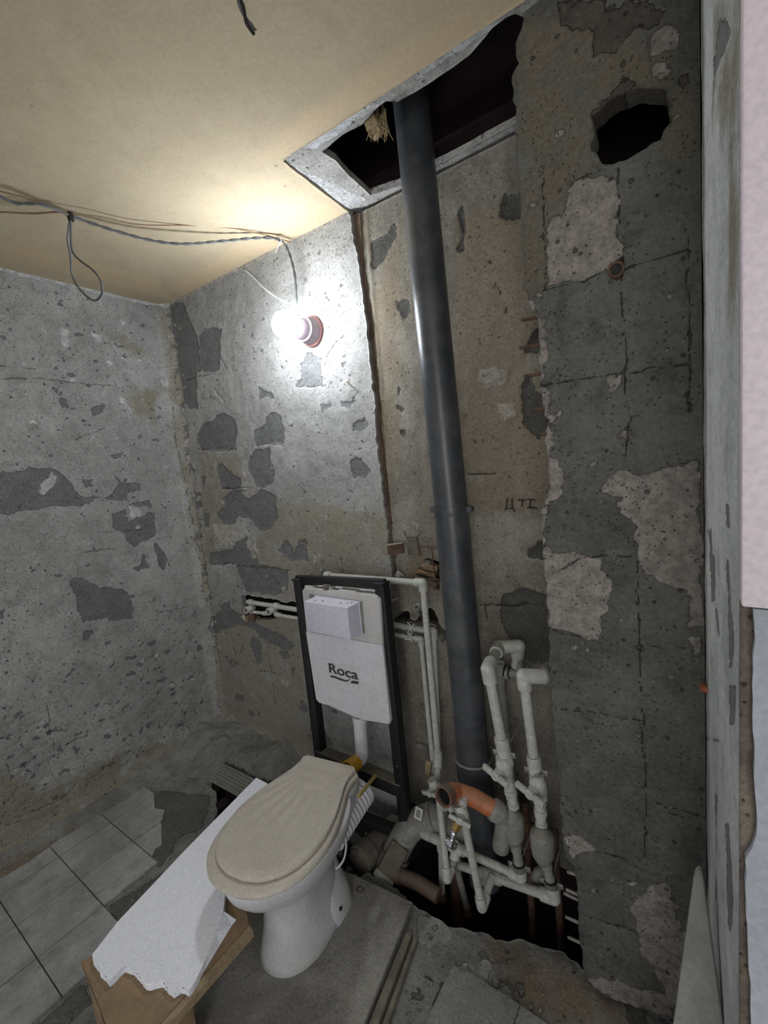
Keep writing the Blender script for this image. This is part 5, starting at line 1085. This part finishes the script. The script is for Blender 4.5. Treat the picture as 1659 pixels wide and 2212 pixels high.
# ---------------------------------------------------------------- lamp
c = A(672, 716, 'y', 1.488); t = root('wall_lamp', c, 'lit white bulb in a mauve socket on the back wall', 'lamp')
ax_ = (A(612, 700, 'y', 1.315)-c).normalized(); e = A(612, 700, 'y', 1.315)
ringp = rag([(math.cos(a*.2618)*.060, math.sin(a*.2618)*.064) for a in range(24)], .0012, .01, 4)
MB().prism([(c.x+a, 1.486, c.z+b) for a, b in ringp], (0, .022, 0), .003).build('wall_rose', 'socketring', t)
MB().lathe(c, c+ax_*.115, [(0, .055), (.25, .052), (.5, .048), (.52, .044), (.95, .042), (1, .040)], 32).build('socket', 'socket', t)
MB().lathe(c+ax_*.055, c+ax_*.060, [(0, .047), (.5, .050), (1, .047)], 32).build('socket_rim', 'white', t)
bl = MB().lathe(c+ax_*.10, c+ax_*.215, [(0, .038), (.15, .043), (.4, .054), (.6, .055), (.78, .047), (.92, .028), (1, .004)], 36).build('bulb', 'bulb', t); bl['label'] = 'glowing white bulb'
t = root('wire_stub', A(694, 706, 'y', 1.48), 'short bare wire ends sticking from wall right of the lamp socket', 'wire')
for dz in (0, 3): MB().cyl(A(680, 704+dz, 'y', 1.476), A(698, 705+dz, 'y', 1.476), .0012, n=6).build('strand', 'rust', t)

# ---------------------------------------------------------------- wires
def wire(name, lab, path, mats, r=.003, twist=0, cat='wire', pname='strand'):
    P = cat_rom(path, 8); t = root(name, path[0], lab, cat)
    for k, mt in enumerate(mats):
        if twist:
            out = []; s = 0
            for i, p in enumerate(P):
                if i: s += (P[i]-P[i-1]).length
                z = (P[min(i+1, len(P)-1)]-P[max(i-1, 0)]).normalized(); x = z.cross(Vector((0, .3, 1))).normalized(); y = z.cross(x); a = s*twist+k*math.pi*2/len(mats)
                out.append(p+(x*math.cos(a)+y*math.sin(a))*r*.95)
            MB().tube(out, r, 8).build(pname, mt, t)
        else: MB().tube(P, r, 8).build(pname, mt, t)
    return t
K = A(152, 466, 'z', 2.47); ky = float(K.y); E1 = A(603, 518, 'z', 2.485)
def mid(px, py, s): y = ky+(E1.y-ky)*s; return A(px, py, 'y', float(y))
wire('ceiling_cable', 'dark grey twisted cable sagging under ceiling from bunch to lamp', [K, mid(180, 476, .07), mid(250, 499, .22), mid(330, 520, .40), mid(400, 527, .55), mid(480, 521, .73), mid(560, 514, .9), E1, A(622, 540, 'y', 1.45), A(636, 590, 'y', 1.44), A(640, 640, 'y', 1.43), A(639, 656, 'y', 1.43)], ['cable', 'cable'], .0032, 70)
wire('ceiling_wire', 'thin brown wire strung along ceiling just above grey cable', [A(-60, 398, 'z', 2.49), A(0, 413, 'z', 2.49), A(70, 432, 'z', 2.488), K+Vector((0, 0, .006)), mid(210, 467, .12), mid(300, 485, .32), mid(420, 487, .58), mid(500, 493, .75), mid(570, 507, .92), A(628, 523, 'y', 1.485)], ['cablebrown'], .0022)
wire('ceiling_wire', 'lower brown wire reaching the bunch from left photo edge', [A(-60, 458, 'z', 2.47), A(0, 458, 'z', 2.47), A(70, 461, 'z', 2.47), A(130, 458, 'z', 2.468), K], ['cablebrown'], .0030)
wire('ceiling_cable', 'grey twisted cable from left photo edge to the wire bunch', [A(-60, 408, 'z', 2.465), A(0, 425, 'z', 2.465), A(35, 439, 'z', 2.463), A(90, 442, 'z', 2.465), K], ['cable', 'cable'], .0030, 80)
lk = wire('cable_loop', 'grey cable loop dangling from the wire bunch on ceiling', [K, A(148, 495, 'y', ky), A(146, 520, 'y', ky), A(152, 550, 'y', ky+.01), A(156, 595, 'y', ky+.02), A(175, 628, 'y', ky+.02), A(203, 649, 'y', ky+.02), A(219, 636, 'y', ky+.015), A(219, 612, 'y', ky+.01), A(203, 586, 'y', ky), A(172, 562, 'y', ky), A(156, 542, 'y', ky), A(153, 505, 'y', ky), K+Vector((.002, 0, -.01))], ['cable'], .0034)
MB().lathe(K-Vector((0, 0, .016)), K+Vector((0, 0, .010)), [(0, .009), (.5, .011), (1, .009)], 12).build('tape_binding', 'black', lk)
wire('lamp_wire', 'white wire looping from the cable end back to ceiling edge', [A(640, 654, 'y', 1.43), A(628, 656, 'y', 1.43), A(600, 644, 'y', 1.44), A(570, 622, 'y', 1.46), A(548, 600, 'y', 1.48), A(530, 584, 'y', 1.492)], ['cablewhite'], .0034)
tt = root('cable_tie', E1, 'white cable tie holding cable and cord near the lamp', 'cable tie'); MB().tube([E1+Vector((.012*math.cos(a*.7), 0, .012*math.sin(a*.7)-.004)) for a in range(10)], .0018, 6).build('loop', 'cablewhite', tt); MB().cyl(E1+Vector((0, 0, -.014)), A(595, 546, 'y', 1.44), .0013, n=6).build('tail', 'cablewhite', tt)
h0 = A(512, -18, 'z', 2.505); hy = float(h0.y)
hc = wire('hanging_cable', 'cut dark cable end hanging from ceiling at the top photo edge', [h0, A(520, 8, 'y', hy), A(528, 30, 'y', hy), A(535, 48, 'y', hy), A(543, 60, 'y', hy), A(548, 68, 'y', hy)], ['cable', 'rubber'], .0034, 60)
MB().cyl(A(543, 58, 'y', hy), A(553, 64, 'y', hy), .0018, n=6).build('core', 'brownpvc', hc)

# straw packing hanging at the ceiling opening
st = root('straw_tuft', A(812, 240, 'y', 1.20), 'straw and mortar clump hanging inside ceiling opening left of the stack', 'straw')
MB().box(A(803, 262, 'y', 1.20), (.040, .035, .085), (0, -.35, .1), .006).rough(.0035, 2, 5).build('clump', 'straw', st)
mb = MB(); q = random.Random(3)
for k in range(40):
    a = A(q.uniform(790, 835), q.uniform(222, 250), 'y', 1.20+q.uniform(-.01, .02)); mb.tube([a, a+Vector((q.uniform(-.01, .01), q.uniform(-.01, .01), -.03)), a+Vector((q.uniform(-.02, .03), q.uniform(-.01, .01), -q.uniform(.04, .085)))], .0012, 4)
o = mb.build('straws', 'straw', st); o['kind'] = 'stuff'

# leaning board at lower right
t = root('leaning_board', (0, 1.0, 0), 'tall grey board with rounded top leaning against the plastered jamb', 'board')
a, b = A(1499, 1897, 'y', .97), A(1519, 1897, 'y', .97); c, d = A(1562, 2212, 'y', .86), A(1455, 2212, 'y', .86)
tp_ = [A(1503, 1886, 'y', .974), A(1510, 1882, 'y', .975), A(1516, 1887, 'y', .974)]
def ext(p, q): return q+(q-p)*((q.z-.004)/(p.z-q.z))
MB().prism([a]+tp_+[b, ext(b, c), ext(a, d)], (0.0, .016, .0), .002).build('board', 'boardgrey', t)

# rubble: single stones on the floor, and loose grit
q = random.Random(11); me_list = []
for s in range(5):
    bm = bmesh.new(); bmesh.ops.create_icosphere(bm, subdivisions=1, radius=1.0)
    for v in bm.verts: v.co *= q.uniform(.65, 1.15)
    me = bpy.data.meshes.new('stone'); bm.to_mesh(me); bm.free(); me.materials.append(M['stone']); me_list.append(me)
grit = MB()
def pebble(mb, c, r):
    g = bmesh.ops.create_icosphere(mb.bm, subdivisions=1, radius=r)
    for v in g['verts']: v.co = Vector(c)+v.co*q.uniform(.6, 1.2)
for k in range(700):
    x, y = q.uniform(-2.35, .0), q.uniform(.3, 1.45)
    if x < -1.85 and y < .74: continue
    inside = sdf_poly(np.array([[x, y]]), pit, .3)[0] > -.0
    z = -.005 if not inside else (-.15 if x < -1.05 else None)
    if z is None or (x > -1.35 and x < -.72 and y < 1.1): continue
    if x < -1.55 and y > 1.12 and not inside: z += .05
    if x < -2.36: continue
    pebble(grit, (x, y, z), q.uniform(.0015, .006) if not inside else q.uniform(.004, .018))
o = grit.build('loose_grit', 'stone'); tag(o, 'loose grit and crumbs scattered over the broken floor and pit', 'grit', kind='stuff')
spots = [(595, 1629, .035, .016, 'pale stone lying near back wall corner behind the toilet'), (556, 1700, -.01, .010, 'small stone left of toilet lid near perforated channel')]
for px, py, z, r, lab in spots:
    o = bpy.data.objects.new('stone', me_list[0]); COL.objects.link(o); o.location = A(px, py, 'z', z+r*.5); o.scale = (r, r*.8, r*.7); tag(o, lab, 'stone')
for k, (x, y, z, r) in enumerate([(-1.50, 1.22, -.14, .045), (-1.42, 1.34, -.14, .05), (-1.62, 1.05, -.13, .05), (-1.30, 1.36, -.15, .04), (-1.72, .93, -.12, .035), (-1.12, 1.34, -.15, .05), (-1.55, .92, -.13, .04), (-1.22, 1.22, -.16, .035)]):
    o = bpy.data.objects.new('stone', me_list[k % 5]); COL.objects.link(o); o.location = (x, y, z); o.scale = (r, r*.8, r*.7); o.rotation_euler = (k, k*2, k*3)
    tag(o, 'broken concrete lump lying in the dark pit behind the toilet', 'stone', 'concrete lumps in the pit')
bpy.context.view_layer.update()
